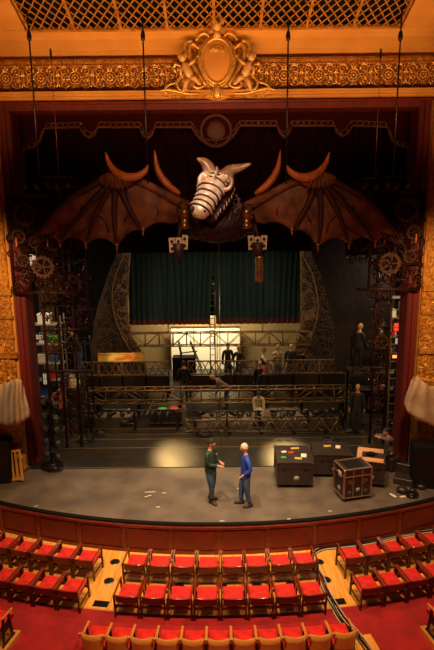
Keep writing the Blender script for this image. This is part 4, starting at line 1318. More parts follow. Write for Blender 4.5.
def banner_mat():
    m = mat('painted banner', (.90,.62,.10), .6, col2=(.85,.18,.03), scale=1.6, stretch=(1,1,3), contrast=(.45,.6))
    return m
MT['banner'] = banner_mat()
p0, p1 = W(98, 358, 21.9), W(145, 358, 21.9)
e = empty('painted_sign_board', ((p0.x+p1.x)/2, 21.9, 0), 0, 'bright yellow and orange painted board propped behind the left lattice railing', 'sign board')
zt, zb_ = W(120, 354, 21.9).z, W(120, 362.5, 21.9).z; L = (p1.x-p0.x)/2
MB().box(-L, L, 0, .05, zb_, zt).build('board', MT['banner'], e)
MB().box(-L, L, -.01, .06, zt, zt+.03).build('edge', MT['orange'], e)
for x in (-L+.1, L-.1): MB().box(x-.03, x+.03, .06, .11, ZB, zt).build('post', MT['blackmetal'], e)

# gear trolley
p = F(167, 423, .025); e = empty('gear_trolley', p, 0, 'open wire-framed trolley holding red and green items', 'trolley')
w, d, h = .62, .5, .62
b = MB()
for x in (-w, w):
    for y in (-d/2, d/2): b.bar((x, y, .08), (x, y, h+ (.1 if y > 0 else 0)), .03)
for z in (.1, h):
    b.bar((-w, -d/2, z), (w, -d/2, z), .03); b.bar((-w, d/2, z), (w, d/2, z), .03); b.bar((-w, -d/2, z), (-w, d/2, z), .03); b.bar((w, -d/2, z), (w, d/2, z), .03)
b.build('frame', MT['truss'], e)
MB().box(-w+.02, w-.02, -d/2+.02, d/2-.02, .1, .5).build('bin', MT['casebl'], e)
for x in (-w+.08, w-.08):
    for y in (-d/2+.06, d/2-.06): MB().lathe([(.05, -.02), (.05, .02)], 10, T(x, y, .05) @ RX(PI/2)).build('caster', MT['blackmetal'], e)
for x, m, l in ((-.15, 'greenplastic', 'bright green bundle lying on top of the wire-framed trolley'), (.28, 'redplastic', 'bright red bundle lying on top of the wire-framed trolley')):
    b = MB(); b.ball((0, 0, .06), (.2, .14, .07), 10, 6); o = b.build('cloth_bundle', MT[m], None, p+V((x, 0, .50))); tag(o, l, 'bundle')

# ---- side stage left
def lighting_boom(px, py_b, Y, n, lab, s):
    p = F(px, py_b, .025); e = empty('lighting_boom', p, 0, lab, 'lighting boom')
    MB().tube([(0, 0, .05), (0, 0, 2.3)], .035, 8).build('pole', MT['blackmetal'], e)
    MB().lathe([(.35, 0), (.35, .04), (.06, .07)], 16).build('base', MT['blackmetal'], e)
    for k in range(n):
        lb, ln = MB(), MB(); z = .4+k*.42
        lamp(lb, ln, (s*.05, -.05, z), (s*.9, -.5, .1*(k % 3-1)), .34, .12); o = lb.build('lantern', MT['blackmetal'], e); ln.build('lens', MT['glint'], o)
        lb, ln = MB(), MB(); lamp(lb, ln, (-s*.05, -.05, z+.1), (s*.1, -.9, .15), .3, .11); o = lb.build('lantern', MT['blackmetal'], e); ln.build('lens', MT['glint'], o)
lighting_boom(52, 466, 16, 5, 'stacked black lanterns on a boom stand beside the left red column', 1)
def shelf_unit(x0, x1, y, zs, lab, seed, depth=.5, items=6, h=None):
    e = empty('equipment_rack', ((x0+x1)/2, y, 0), 0, lab, 'rack'); L = (x1-x0)/2; random.seed(seed)
    for x in (-L, L):
        for yy in (0, depth): MB().bar((x, yy, .025), (x, yy, zs[-1]+.4), .05).build('upright', MT['greymetal'], e)
    for z in zs: MB().box(-L, L, 0, depth, z, z+.04).build('shelf', MT['greymetal'], e)
    return e
shelf_unit(-7.45, -6.2, 20.6, [.5, 1.2, 1.9, 2.7, 3.5], 'grey equipment rack deep in the left wings', 4)
shelf_unit(6.55, 7.7, 20.8, [.6, 1.3, 2.0, 2.8, 3.6, 4.4], 'grey equipment rack deep in the right wings', 5)
def boxitem(nm, lab, cat, px, py, Y, w, h, d, m, grp=None, lid=None, z=None):
    p = W(px, py, Y)
    if z is not None: p.z = z
    e = empty(nm, p, 0, lab, cat, grp)
    MB().box(-w/2, w/2, 0, d, 0, h, None, min(.012, h*.2)).build('body', m, e)
    MB().box(-w/2-.01, w/2+.01, -.01, d+.01, h*.82, h+.005, None, .006).build('lid', lid or m, e)
    return e
for (x, z, w, h, m, l) in ((-7.1, 1.94, .3, .35, 'paper', 'white box on the left wing rack, middle shelf'), (-6.6, 2.74, .35, .3, 'greenplastic', 'green box on the left wing rack, upper shelf'),
        (-7.0, 2.74, .3, .42, 'paper', 'pale box on the left wing rack, upper shelf'), (-6.75, 1.24, .4, .3, 'redplastic', 'red box on the left wing rack, lower shelf'),
        (-7.1, .54, .42, .45, 'blueplastic', 'blue bin on the left wing rack, lowest shelf'), (-6.6, 1.94, .22, .3, 'blueplastic', 'small blue box on the left wing rack, middle shelf'), (-6.9, 3.54, .5, .4, 'paper', 'pale box on top shelf of the left wing rack'),
        (6.95, 2.84, .5, .35, 'redplastic', 'red box on the right wing rack, upper shelf'), (7.3, 2.84, .2, .45, 'paper', 'white box on the right wing rack, upper shelf'),
        (6.9, 2.04, .45, .28, 'orange', 'orange box on the right wing rack, middle shelf'), (6.9, 1.34, .32, .4, 'yellow', 'yellow box on the right wing rack, lower shelf'),
        (7.3, 2.04, .25, .35, 'blueplastic', 'blue box on the right wing rack, middle shelf'), (7.0, 3.64, .4, .3, 'paper', 'pale box on the right wing rack, top shelf'), (7.4, .64, .4, .3, 'blueplastic', 'blue bin on the right wing rack, lowest shelf')):
    e = empty('storage_box', (x, 20.72 if x < 0 else 20.92, z), 0, l, 'box', 'boxes on the wing racks')
    MB().box(-w/2, w/2, 0, .34, 0, h*.84, None, .01).build('body', MT[m], e); MB().box(-w/2-.01, w/2+.01, -.01, .35, h*.84, h, None, .01).build('lid', MT[m], e)
# work platform (left) with ladder
e = empty('dark_equipment_tower', (0, 0, 0), 0, 'dark scaffold tower with a landing behind the left portal', 'scaffold tower')
zz = W(60, 374, 18.6).z
xa, xb = W(58, 374, 18.6).x, W(88, 374, 18.6).x
for x in (xa, xb):
    for y in (18.4, 19.2): MB().tube([(x, y, .03), (x, y, 3.4)], .03, 6).build('upright', MT['blackmetal'], e)
MB().box(xa, xb, 18.4, 19.2, zz-.06, zz).build('landing', MT['casebl'], e)
b = MB()
for z in (.9, zz+1.0, 3.3): b.tube([(xa, 18.4, z), (xb, 18.4, z)], .022, 5); b.tube([(xa, 19.2, z), (xb, 19.2, z)], .022, 5)
b.tube([(xa, 18.4, .1), (xb, 18.4, zz)], .02, 5)
b.build('brace', MT['blackmetal'], e)
boxitem('control_cabinet', 'small white control cabinet standing in the left wings', 'cabinet', 74, 388, 18.0, .32, .42, .3, MT['paper'], lid=MT['greymetal'], z=None)
q = F(74, 398, .025)
e = bpy.data.objects['control_cabinet']; zc = e.location.z
e2 = empty('speaker_crate', (e.location.x, 18.0, .025), 0, 'black crate under the small white cabinet in left wings', 'crate')
MB().box(-.3, .3, 0, .5, .06, zc-.027, None, .01).build('body', MT['casebl'], e2); MB().box(-.28, .28, .02, .48, 0, .06).build('base', MT['blackmetal'], e2)

# ---- right side: workbench, tower, ladder
pb = F(373, 410, .025); e = empty('workbench', pb, 0, 'dark workbench cart in the right wings lit by a yellow lamp', 'workbench')
MB().box(-.62, .62, -.3, .3, .86, .92).build('worktop', MT['casebl'], e); MB().box(-.6, .6, -.28, .28, .12, .86, None, .01).build('cabinet', MT['casebl'], e)
for x in (-.5, .5):
    for y in (-.2, .2): MB().lathe([(.05, -.02), (.05, .02)], 10, T(x, y, .05) @ RX(PI/2)).build('caster', MT['blackmetal'], e)
MB().box(-.5, .5, -.31, -.28, .5, .8).build('drawer', MT['blackmetal'], e)
MT['lampglow'] = mat('lit bulb', (1, .6, .2), .5, emit=(1, .55, .15), estr=9)
e = empty('desk_lamp', pb+V((-.1, .05, .92)), 0, 'glowing yellow work lamp on the dark workbench at right', 'lamp')
MB().lathe([(.09, 0), (.09, .02), (.015, .03), (.015, .5)], 12).build('stem', MT['blackmetal'], e)
MB().lathe([(.05, .62), (.14, .45), (.13, .45), (.04, .6)], 12).build('lamp_shade', MT['brass'], e)
MB().ball((0, 0, .48), .055, 10, 8).build('bulb', MT['lampglow'], e)
for x, c_, l in ((.2, 'redplastic', 'small red tool case on the right workbench'), (.42, 'greymetal', 'small grey tool case on the right workbench')):
    e = empty('tool_case', pb+V((x, 0, .92)), 0, l, 'tool case', 'tool cases on the workbench')
    MB().box(-.09, .09, -.1, .1, 0, .12, None, .01).build('body', MT[c_], e); MB().tube([(-.05, 0, .12), (-.03, 0, .16), (.03, 0, .16), (.05, 0, .12)], .01, 5).build('handle', MT['blackmetal'], e)
x0, x1 = W(388, 400, 17.6).x, W(397, 400, 17.6).x
e = empty('tall_ladder', (0, 0, 0), 0, 'tall grey ladder standing just inside the right portal', 'ladder')
for x in (x0, x1): MB().bar((x, 17.5, .03), (x, 17.75, 4.7), .05, .03).build('rail', MT['steel'], e)
b = MB()
for k in range(15): b.bar((x0, 17.5+.25*(.3+.3*k)/4.7, .3+.3*k), (x1, 17.5+.25*(.3+.3*k)/4.7, .3+.3*k), .03, .03)
b.build('rungs', MT['steel'], e)
for (px, lab) in ((352, 'slim black pipe stand behind the hanging brown flat, nearer the centre'), (384, 'slim black pipe stand beside the tall ladder at right')):
    p = F(px, 404, .025); e = empty('pipe_stand', p, 0, lab, 'stand')
    MB().tube([(0, 0, .03), (0, 0, 3.2)], .025, 6).build('pole', MT['steel'], e); MB().lathe([(.22, 0), (.22, .03), (.04, .05)], 12).build('base', MT['blackmetal'], e)
# lit orange sign in right wings
MT['signglow'] = mat('lit orange sign', (1, .3, .05), .5, emit=(1, .28, .04), estr=2.2)
MT['redglow'] = mat('lit red panel', (1, .05, .03), .5, emit=(1, .05, .02), estr=1.2)
MT['whiteglow'] = mat('lit white panel', (.3, .26, .2), .5, emit=(1, .8, .55), estr=.35)
for px, py, w, h, m, l in ((396, 356.5, .26, .11, 'signglow', 'small lit orange panel low in the right wings'), (397.5, 327, .26, .28, 'redglow', 'small lit red panel higher in the right wings'), (398, 341, .2, .2, 'whiteglow', 'small lit white panel between the red and orange ones')):
    p = W(px, py, 18.6); e = empty('lit_panel', p, 0, l, 'lit panel')
    MB().box(-w/2-.03, w/2+.03, .0, .08, -h/2-.03, h/2+.03).build('housing', MT['blackmetal'], e); MB().box(-w/2, w/2, -.015, .0, -h/2, h/2).build('face', MT[m], e)
# pole carrying them
p = W(397, 340, 18.7); e = empty('pipe_stand', (p.x, 18.72, .025), 0, 'tall pipe stand carrying the small lit panels in the right wings', 'stand')
MB().tube([(0, 0, .03), (0, 0, 4.6)], .03, 6).build('pole', MT['blackmetal'], e); MB().lathe([(.25, 0), (.25, .03), (.04, .05)], 12).build('base', MT['blackmetal'], e)
# lit window panels on the left
for px, py, w, h, m, l in ((32, 261, .35, .38, 'whiteglow', 'small lit white panel high in the left wings, beside the big gear'), (39, 337, .3, .18, 'whiteglow', 'small lit pale panel halfway up in the left wings'),
                           (45, 379, .14, .42, 'whiteglow', 'narrow lit upright panel low in the left wings')):
    p = W(px, py, 18.6); e = empty('lit_panel', p, 0, l, 'lit panel')
    MB().box(-w/2-.03, w/2+.03, .0, .08, -h/2-.03, h/2+.03).build('housing', MT['blackmetal'], e)
    f = MB(); nn = 2
    for i in range(2):
        for j in range(2): f.box(-w/2+w*i/2+.012, -w/2+w*(i+1)/2-.012, -.015, 0, -h/2+h*j/2+.012, -h/2+h*(j+1)/2-.012)
    f.build('face', MT[m], e)
p = W(34, 340, 18.72); e = empty('pipe_stand', (p.x, 18.72, .025), 0, 'tall pipe stand carrying small lit panels in the left wings', 'stand')
MB().tube([(0, 0, .03), (0, 0, 6.6)], .03, 6).build('pole', MT['blackmetal'], e); MB().lathe([(.25, 0), (.25, .03), (.04, .05)], 12).build('base', MT['blackmetal'], e)

# ================================================================== road cases
def road_case(loc, rz, w, d, h, lab, big=False, edge='casealu', top='casebl'):
    e = empty('road_case', loc, rz, lab, 'road case')
    z0 = .12
    MB().box(-w/2, w/2, -d/2, d/2, z0, h*.78, None, .008).build('body', MT['casebl'], e)
    MB().box(-w/2, w/2, -d/2, d/2, h*.785, h, None, .008).build('lid', MT[top], e)
    b = MB(); t = .014 if not big else .022
    for x in (-w/2, w/2):
        for y in (-d/2, d/2): b.box(x-t, x+t, y-t, y+t, z0, h)
    for z in (z0, h*.78, h):
        for y in (-d/2, d/2): b.box(-w/2, w/2, y-t, y+t, z-t*.6, z+t*.6)
        for x in (-w/2, w/2): b.box(x-t, x+t, -d/2, d/2, z-t*.6, z+t*.6)
    if big:
        for x in (-w*.17, w*.17): b.box(x-.012, x+.012, -d/2-.015, -d/2, z0, h)
    b.build('edging', MT[edge], e)
    b = MB()
    for x in (-w/2, w/2):
        for y in (-d/2, d/2):
            for z in (z0+.02, h-.02): b.ball((x, y, z), .035, 6, 5)
    b.build('corner_balls', MT[edge if big else 'casebl'], e)
    for x in (-w/2+.1, w/2-.1):
        for y in (-d/2+.1, d/2-.1): MB().lathe([(.055, -.02), (.055, .02)], 10, T(x, y, .06) @ RY(PI/2)).build('caster', MT['blackmetal'], e)
    def recess(x, y, z, nm, m, s):
        q = MB(); q.box(x-s, x+s, y-.012, y, z-s*.8, z+s*.8); o = q.build(nm, MT[m], e); return o
    if big:
        for x in (-w*.3, w*.3):
            for z in (h*.3, h*.62): recess(x, -d/2, z, 'latch', 'steel', .05)
        recess(-w*.02-.14, -d/2-.003, h*.55, 'handle', 'steel', .045); recess(w*.02+.14, -d/2-.003, h*.55, 'handle', 'steel', .045)
        q = MB(); q.lathe([(.07, 0), (.07, .006)], 12, T(.02, -d/2, h*.34) @ RX(PI/2)); q.build('label_disc', MT['greymetal'], e)
        q = MB(); q.lathe([(.08, 0), (.08, .006)], 12, T(-w/2, 0, h*.3) @ RY(-PI/2)); q.build('label_disc', MT['greymetal'], e)
        q = MB(); q.box(-w/2-.008, -w/2, -.12, .06, h*.7, h*.86); q.build('label', MT['paper'], e)
        q = MB(); q.box(-w*.34, w*.34, -d*.34, d*.36, h, h+.008); q.build('lid_panel', MT['blackmetal'], e)
    else:
        q = MB(); q.lathe([(.085, 0), (.085, .006)], 14, T(w*.05, -d/2, h*.38) @ RX(PI/2)); q.build('label_disc', MT['greymetal'], e)
        for x in (-w*.3, w*.3): recess(x, -d/2, h*.74, 'latch', 'blackmetal', .05)
    return e
def on_case(e, items):
    for (dx, dy, w, d, h, m, nm, lab, cat, rz) in items:
        w *= .72; d *= .72
        top = items_h[e.name]
        p = e.matrix_basis @ V((dx, dy, 0)); 
        q = V((e.location.x, e.location.y, 0)) + RZ(e.rotation_euler.z) @ V((dx, dy, 0)); q.z = e.location.z + top
        o = MB().box(-w/2, w/2, -d/2, d/2, 0, h).build(nm, MT[m], None, q, e.rotation_euler.z+rz); tag(o, lab, cat)
items_h = {}
pa = F(297, 489, 0); 
cA = road_case((pa.x-.04, pa.y+.62, 0), -.03, 1.0, 1.15, .78, 'wide low black road case with papers on its lid, nearest the man in blue', edge='casebl'); items_h[cA.name] = .78
pc = F(352, 502, 0)
cC = road_case((pc.x+.08, pc.y+.36, 0), .24, .80, .60, .94, 'tall black road case with copper-coloured edges, the nearest of the cases', True); items_h[cC.name] = .94
pB = F(335, 479, 0)
cB = road_case((pB.x-.02, pB.y+.55, 0), -.06, 1.1, .95, .72, 'low black road case in the back, between the wide and open ones', edge='casebl'); items_h[cB.name] = .72
pD = F(377, 487, 0)
cD = road_case((pD.x-.10, pD.y+.42, 0), -.30, .80, .85, .78, 'black road case at the right with bare plywood flaps opened on top', top='casebl', edge='casebl'); items_h[cD.name] = .78
on_case(cA, [(-.25,.15,.2,.14,.01,'paper','paper_sheet','white paper on the left of the wide case lid, at the back','paper',.3),
    (.1,.38,.34,.1,.02,'yellow','yellow_folder','yellow folder at the back of the wide case lid','folder',.1),
    (.3,-.1,.22,.3,.015,'paper','paper_sheet','white paper pad at the right front of the wide case lid','paper',-.15),
    (.12,-.3,.28,.12,.02,'yellow','yellow_folder','yellow folder at the front of the wide case lid','folder',-.2),
    (-.05,.1,.2,.16,.012,'redplastic','red_booklet','red booklet in the middle of the wide case lid','booklet',.4),
    (-.3,-.22,.2,.13,.012,'greenplastic','green_booklet','green booklet at the left of the wide case lid','booklet',.2)])
on_case(cB, [(-.1,.15,.3,.12,.02,'yellow','yellow_folder','yellow folder on the low case at the back','folder',.2),
    (.22,.1,.2,.28,.015,'paper','paper_sheet','white paper on the low case at the back','paper',-.2)])
# plywood flaps of the open case
for k, (dx, dy, w, d, tx) in enumerate(((0, .33, .72, .26, .1), (.0, -.33, .72, .24, -.06))):
    o = MB().box(-w/2, w/2, -d/2, d/2, 0, .02).build('flap', MT['ply'], cD); o.location = (dx, dy, .785); 
o = MB().box(-.38, -.24, -.4, .4, .785, .80).build('flap', MT['ply'], cD)
b = MB(); b.ball((0, 0, .05), (.16, .1, .05), 10, 6); b.tube([(-.15, 0, .03), (0, .05, .09), (.2, -.05, .03)], .02, 5)
q = V((cD.location.x, cD.location.y, .785)); o = b.build('tool_bundle', MT['black'], None, q); tag(o, 'black bundle of tools in the middle of the open case', 'tools')

# stuff on the floor at the right edge
for i, (px, py, l, w, d, h, m, nm, cat) in enumerate(((393, 497, 'small white spray can lying by the floor gear at right', .07, .07, .2, 'paper', 'spray_can', 'can'),)):
    p = F(px, py, 0); o = MB().lathe([(.03, 0), (.037, .01), (.037, .2), (.02, .22)], 10, RZ(.5) @ RX(-PI/2) @ T(0, 0, -.1)).build(nm, MT[m], None, p+V((0, 0, .037))); tag(o, l, cat)
def gearbag(px, py, r, lab, seed, m='casebl'):
    p = F(px, py, 0); random.seed(seed); e = empty('gear_bag', p, random.uniform(-.5, .5), lab, 'bag', 'black gear bags at the right stage edge')
    b = MB(); b.ball((0, 0, r*.55), (r, r*.7, r*.55), 12, 8); b.build('bag_body', MT[m], e)
    MB().tube([(-r*.6, 0, r*.9), (-r*.2, 0, r*1.45), (r*.2, 0, r*1.45), (r*.6, 0, r*.9)], .016, 5).build('handle', MT['blackmetal'], e)
    MB().ball((r*.3, -r*.45, r*.75), (r*.3, r*.2, r*.2), 8, 6).build('pocket', MT['scrapl'], e)
gearbag(402, 493, .17, 'black gear bag at the right stage edge, leftmost', 1); gearbag(413, 492, .12, 'small black gear bag at the right stage edge, middle', 2); gearbag(421, 489, .14, 'black gear bag at the right stage edge, rightmost', 3)
p = F(405, 483, 0); e = empty('open_black_case', p, -.5, 'open black equipment case behind the gear bags at right', 'case')
MB().box(-.3, .3, -.2, .2, 0, .2, None, .01).build('body', MT['casebl'], e); MB().box(-.3, .3, .2, .24, .15, .48, None, .01).build('lid', MT['casebl'], e)
p = F(406, 497.5, 0); 
o = MB().box(-.09, .09, -.03, .03, 0, .02).build('pink_cloth', MT['paper'], None, F(403, 497, 0), .2); tag(o, 'small pale cloth in front of the black gear bags', 'cloth')
# spike tape on the stage
for i, (px, py, w, rz) in enumerate(((150, 492, .3, .05), (164, 493, .12, 0), (148, 496, .2, .5), (36, 506, .10, .3), (158, 507, .1, .2), (222, 521, .12, 0), (330, 511, .1, 0), (289, 519, .1, .2), (240, 487, .25, .9))):
    p = F(px, py, 0); p.z = .0
    o = MB().box(-w/2, w/2, -.012, .012, 0, .003).build('spike_tape', MT['paper'], None, p, rz)
    tag(o, 'small pale spike tape mark ' + ['left of the men', 'just right of the longest left mark', 'slanting below the longest left mark', 'near the left stage edge', 'at the front edge below left marks', 'on the stage lip below the men', 'below the black cases', 'on the stage lip right of the men', 'between the two men'][i], 'tape mark', 'spike tape marks on the apron')
# ================================================================== stage-side boxes with draped cloths and dark gear below
def cloth(s, outline, m, nm, lab, seed, parts=None, Y=14.4):
    """draped cloth hanging over a curved box front: grid between top edge and bottom edge"""
    top, bot = outline; random.seed(seed); P = []; nx, ny = 24, 10
    def at(L, u):
        f = u*(len(L)-1); i = min(int(f), len(L)-2); t = f-i
        return (L[i][0]*(1-t)+L[i+1][0]*t, L[i][1]*(1-t)+L[i+1][1]*t)
    for i in range(nx+1):
        u = i/nx; a = at(top, u); c = at(bot, u); row = []
        for j in range(ny+1):
            v = j/ny; y = Y - .25*sin(PI*u*.9+.2) - .10*sin(PI*min(1, v*1.5)*.5) + .04*sin(u*17+2*v) + .02*sin(v*9+u*5)
            row.append(W(a[0]*(1-v)+c[0]*v + .4*sin(v*7+u*3), a[1]*(1-v)+c[1]*v, y))
        P.append(row)
    o = MB().grid(P).build(nm, m); sol = o.modifiers.new('thickness', 'SOLIDIFY'); sol.thickness = .02
    tag(o, lab, 'cloth'); return o
def box_front(s):
    e = empty('box_parapet', (0, 0, 0), 0, 'curved gilded parapet of the %s stage box under the draped cloth' % ('left' if s < 0 else 'right'), 'box parapet')
    z1, z0 = W(217, 388, 14.7).z, W(217, 424, 14.7).z
    b = MB(); n = 14; A, B_ = [], []
    xs = s*5.75
    pts = [(s*(5.95+1.3*(i/n)), 14.62 + (.75*(1-(i/n))**2)) for i in range(n+1)]
    vs = [(x, y, z) for z in (z0, z1) for x, y in pts] + [(x, y+.12, z) for z in (z0, z1) for x, y in pts]; N = n+1
    fs = []
    for i in range(n): fs += [[i, i+1, N+i+1, N+i], [2*N+i, 3*N+i, 3*N+i+1, 2*N+i+1], [N+i, N+i+1, 3*N+i+1, 3*N+i], [i, 2*N+i, 2*N+i+1, i+1]]
    fs += [[0, N, 3*N, 2*N], [n, 2*N+n, 3*N+n, N+n]]
    b.add(vs, fs); b.build('front_panel', MT['goldwall'], e)
    MB().tube([(x, y+.06, z1+.03) for x, y in pts], .07, 8).build('handrail', MT['gold'], e)
    b = MB(); b.tube([(x, y+.03, z0) for x, y in pts], .08, 8); b.build('lower_moulding', MT['gold'], e)
    b = MB(); b.add([(s*5.9, 14.8, z0), (s*7.4, 14.75, z0), (s*7.4, 15.5, z0), (s*5.9, 15.5, z0), (s*6.1, 15.2, z0-.7), (s*7.4, 15.0, z0-.7), (s*7.4, 15.5, z0-.7), (s*6.1, 15.5, z0-.7)],
        [[0,1,2,3],[4,5,6,7],[0,1,5,4],[1,2,6,5],[2,3,7,6],[3,0,4,7]]); b.build('corbel', MT['goldwall'], e)
box_front(-1); box_front(1)
cloth(-1, ([(-14,388),(0,386),(8,382),(16,378.5)], [(-10,424),(0,424),(8,426),(16,424)]), MT['greycloth'], 'draped_cloth', 'grey canvas draped over the left stage box, at the frame edge', 1)
cloth(-1, ([(13,381),(17,378.5),(20,380),(24,388)], [(14,424),(19,423),(25,420),(30,416)]), MT['canvas'], 'draped_cloth', 'beige canvas draped over the left stage box, nearer the stage', 2, Y=14.3)
cloth(1, ([(411,380),(417,376),(422,381),(428,386),(450,386)], [(404,404),(408,413),(420,420),(434,427),(452,430)]), MT['canvas'], 'draped_cloth', 'large tan canvas bunched over the right stage box', 3, Y=14.3)
# dark loudspeakers below the boxes
def speaker(px, py, w, h, d, rz, lab, z=0):
    p = F(px, py, z); e = empty('loudspeaker', p, rz, lab, 'loudspeaker')
    MB().box(-w/2, w/2, -d/2, d/2, 0.02, h, None, .02).build('cabinet', MT['black'], e)
    MB().box(-w/2+.03, w/2-.03, -d/2-.012, -d/2, .06, h-.05).build('grille', MT['blackmetal'], e)
    MB().box(-w/2+.05, w/2-.05, -d/2+.05, d/2-.05, 0, .02).build('base', MT['blackmetal'], e)
    b = MB(); b.tube([(-.1, d/2, h*.6), (-.1, d/2+.04, h*.6), (.1, d/2+.04, h*.6), (.1, d/2, h*.6)], .012, 5); b.build('handle', MT['blackmetal'], e)
    return e
speaker(-3, 480, .95, 1.25, .6, .15, 'large black loudspeaker under the left stage box, at the frame edge')
speaker(426, 484, .9, 1.25, .6, -.15, 'large black loudspeaker under the right stage box, beside the carved foot')
# wooden rack leaning
a = F(15, 481, 0); e = empty('wooden_rack', a+V((.0, -.05, .01)), -.25, 'small orange wooden slatted rack leaning by the left loudspeaker', 'wooden rack'); tilt = RX(-.22) @ RY(.0)
w_, h_ = .60, .90
def rk(b, nm): 
    o = b.build(nm, MT['honey'], e); o.rotation_euler = (-.25, -.22, 0); return o
for x in (-w_/2, w_/2): rk(MB().box(x-.03, x+.03, -.02, .02, 0, h_), 'side_rail')
for z in (.03, h_-.05): rk(MB().box(-w_/2, w_/2, -.025, .02, z, z+.07), 'cross_rail')
for x in (-.14, 0, .14): rk(MB().box(x-.028, x+.028, -.018, .018, .05, h_-.04), 'slat')
# ================================================================== people
def skin_mesh(chains, sub=1):
    """chains = list of (verts[(pos, radius)], edges) each an own component; returns evaluated mesh data (verts, faces)"""
    me = bpy.data.meshes.new('tmp'); vs, es, rs, roots = [], [], [], []
    for verts, edges, root in chains:
        o = len(vs); roots.append(o+root)
        for p, r in verts: vs.append(tuple(p)); rs.append(r)
        es += [(a+o, b+o) for a, b in edges]
    me.from_pydata(vs, es, [])
    ob = bpy.data.objects.new('tmp', me); COL.objects.link(ob)
    m = ob.modifiers.new('s', 'SKIN'); m.branch_smoothing = .5
    if sub:
        u = ob.modifiers.new('u', 'SUBSURF'); u.levels = sub; u.render_levels = sub
    sv = me.skin_vertices[0].data
    for i, r in enumerate(rs):
        sv[i].radius = (r, r) if not isinstance(r, tuple) else r
        sv[i].use_root = i in roots
    dg = bpy.context.evaluated_depsgraph_get(); dg.update()
    ev = ob.evaluated_get(dg); m2 = bpy.data.meshes.new_from_object(ev)
    V_ = [v.co.copy() for v in m2.vertices]; F_ = [list(p.vertices) for p in m2.polygons]
    bpy.data.objects.remove(ob); bpy.data.meshes.remove(m2); bpy.data.meshes.remove(me)
    return V_, F_
MT['skin'] = mat('skin', (.55,.26,.15), .5)
MT['hairgrey'] = mat('short grey hair', (.62,.50,.38), .8, bump=.5, bscale=60)
MT['hairdark'] = mat('dark hair', (.02,.012,.008), .7, bump=.5, bscale=60)
MT['hairblond'] = mat('fair hair', (.45,.27,.10), .7, bump=.5, bscale=60)
MT['jeans'] = mat('blue jeans', (.03,.065,.17), .85, col2=(.07,.12,.25), scale=7, bump=.4, bscale=25)
MT['darkjeans'] = mat('dark blue jeans', (.015,.03,.075), .85, col2=(.05,.08,.15), scale=7, bump=.4, bscale=25)
MT['bluejacket'] = mat('blue jacket', (.015,.06,.46), .6, col2=(.012,.045,.34), scale=5, bump=.6, bscale=14)
MT['greenjacket'] = mat('dark green jacket', (.010,.042,.034), .65, col2=(.007,.028,.022), scale=5, bump=.6, bscale=14)
MT['blackcloth'] = mat('black cloth', (.012,.010,.010), .8)
MT['whitecloth'] = mat('white shirt cloth', (.62,.54,.42), .8)
MT['brownshirt'] = mat('brown shirt', (.22,.07,.035), .8)
MT['greyshirt'] = mat('grey shirt', (.13,.09,.09), .8)
MT['tanshirt'] = mat('khaki shirt', (.42,.34,.20), .8)
MT['redcloth'] = mat('red cloth', (.45,.03,.02), .8)
MT['shoe'] = mat('dark shoe', (.02,.012,.01), .5)
MT['redshoe'] = mat('red shoe', (.45,.12,.06), .5)

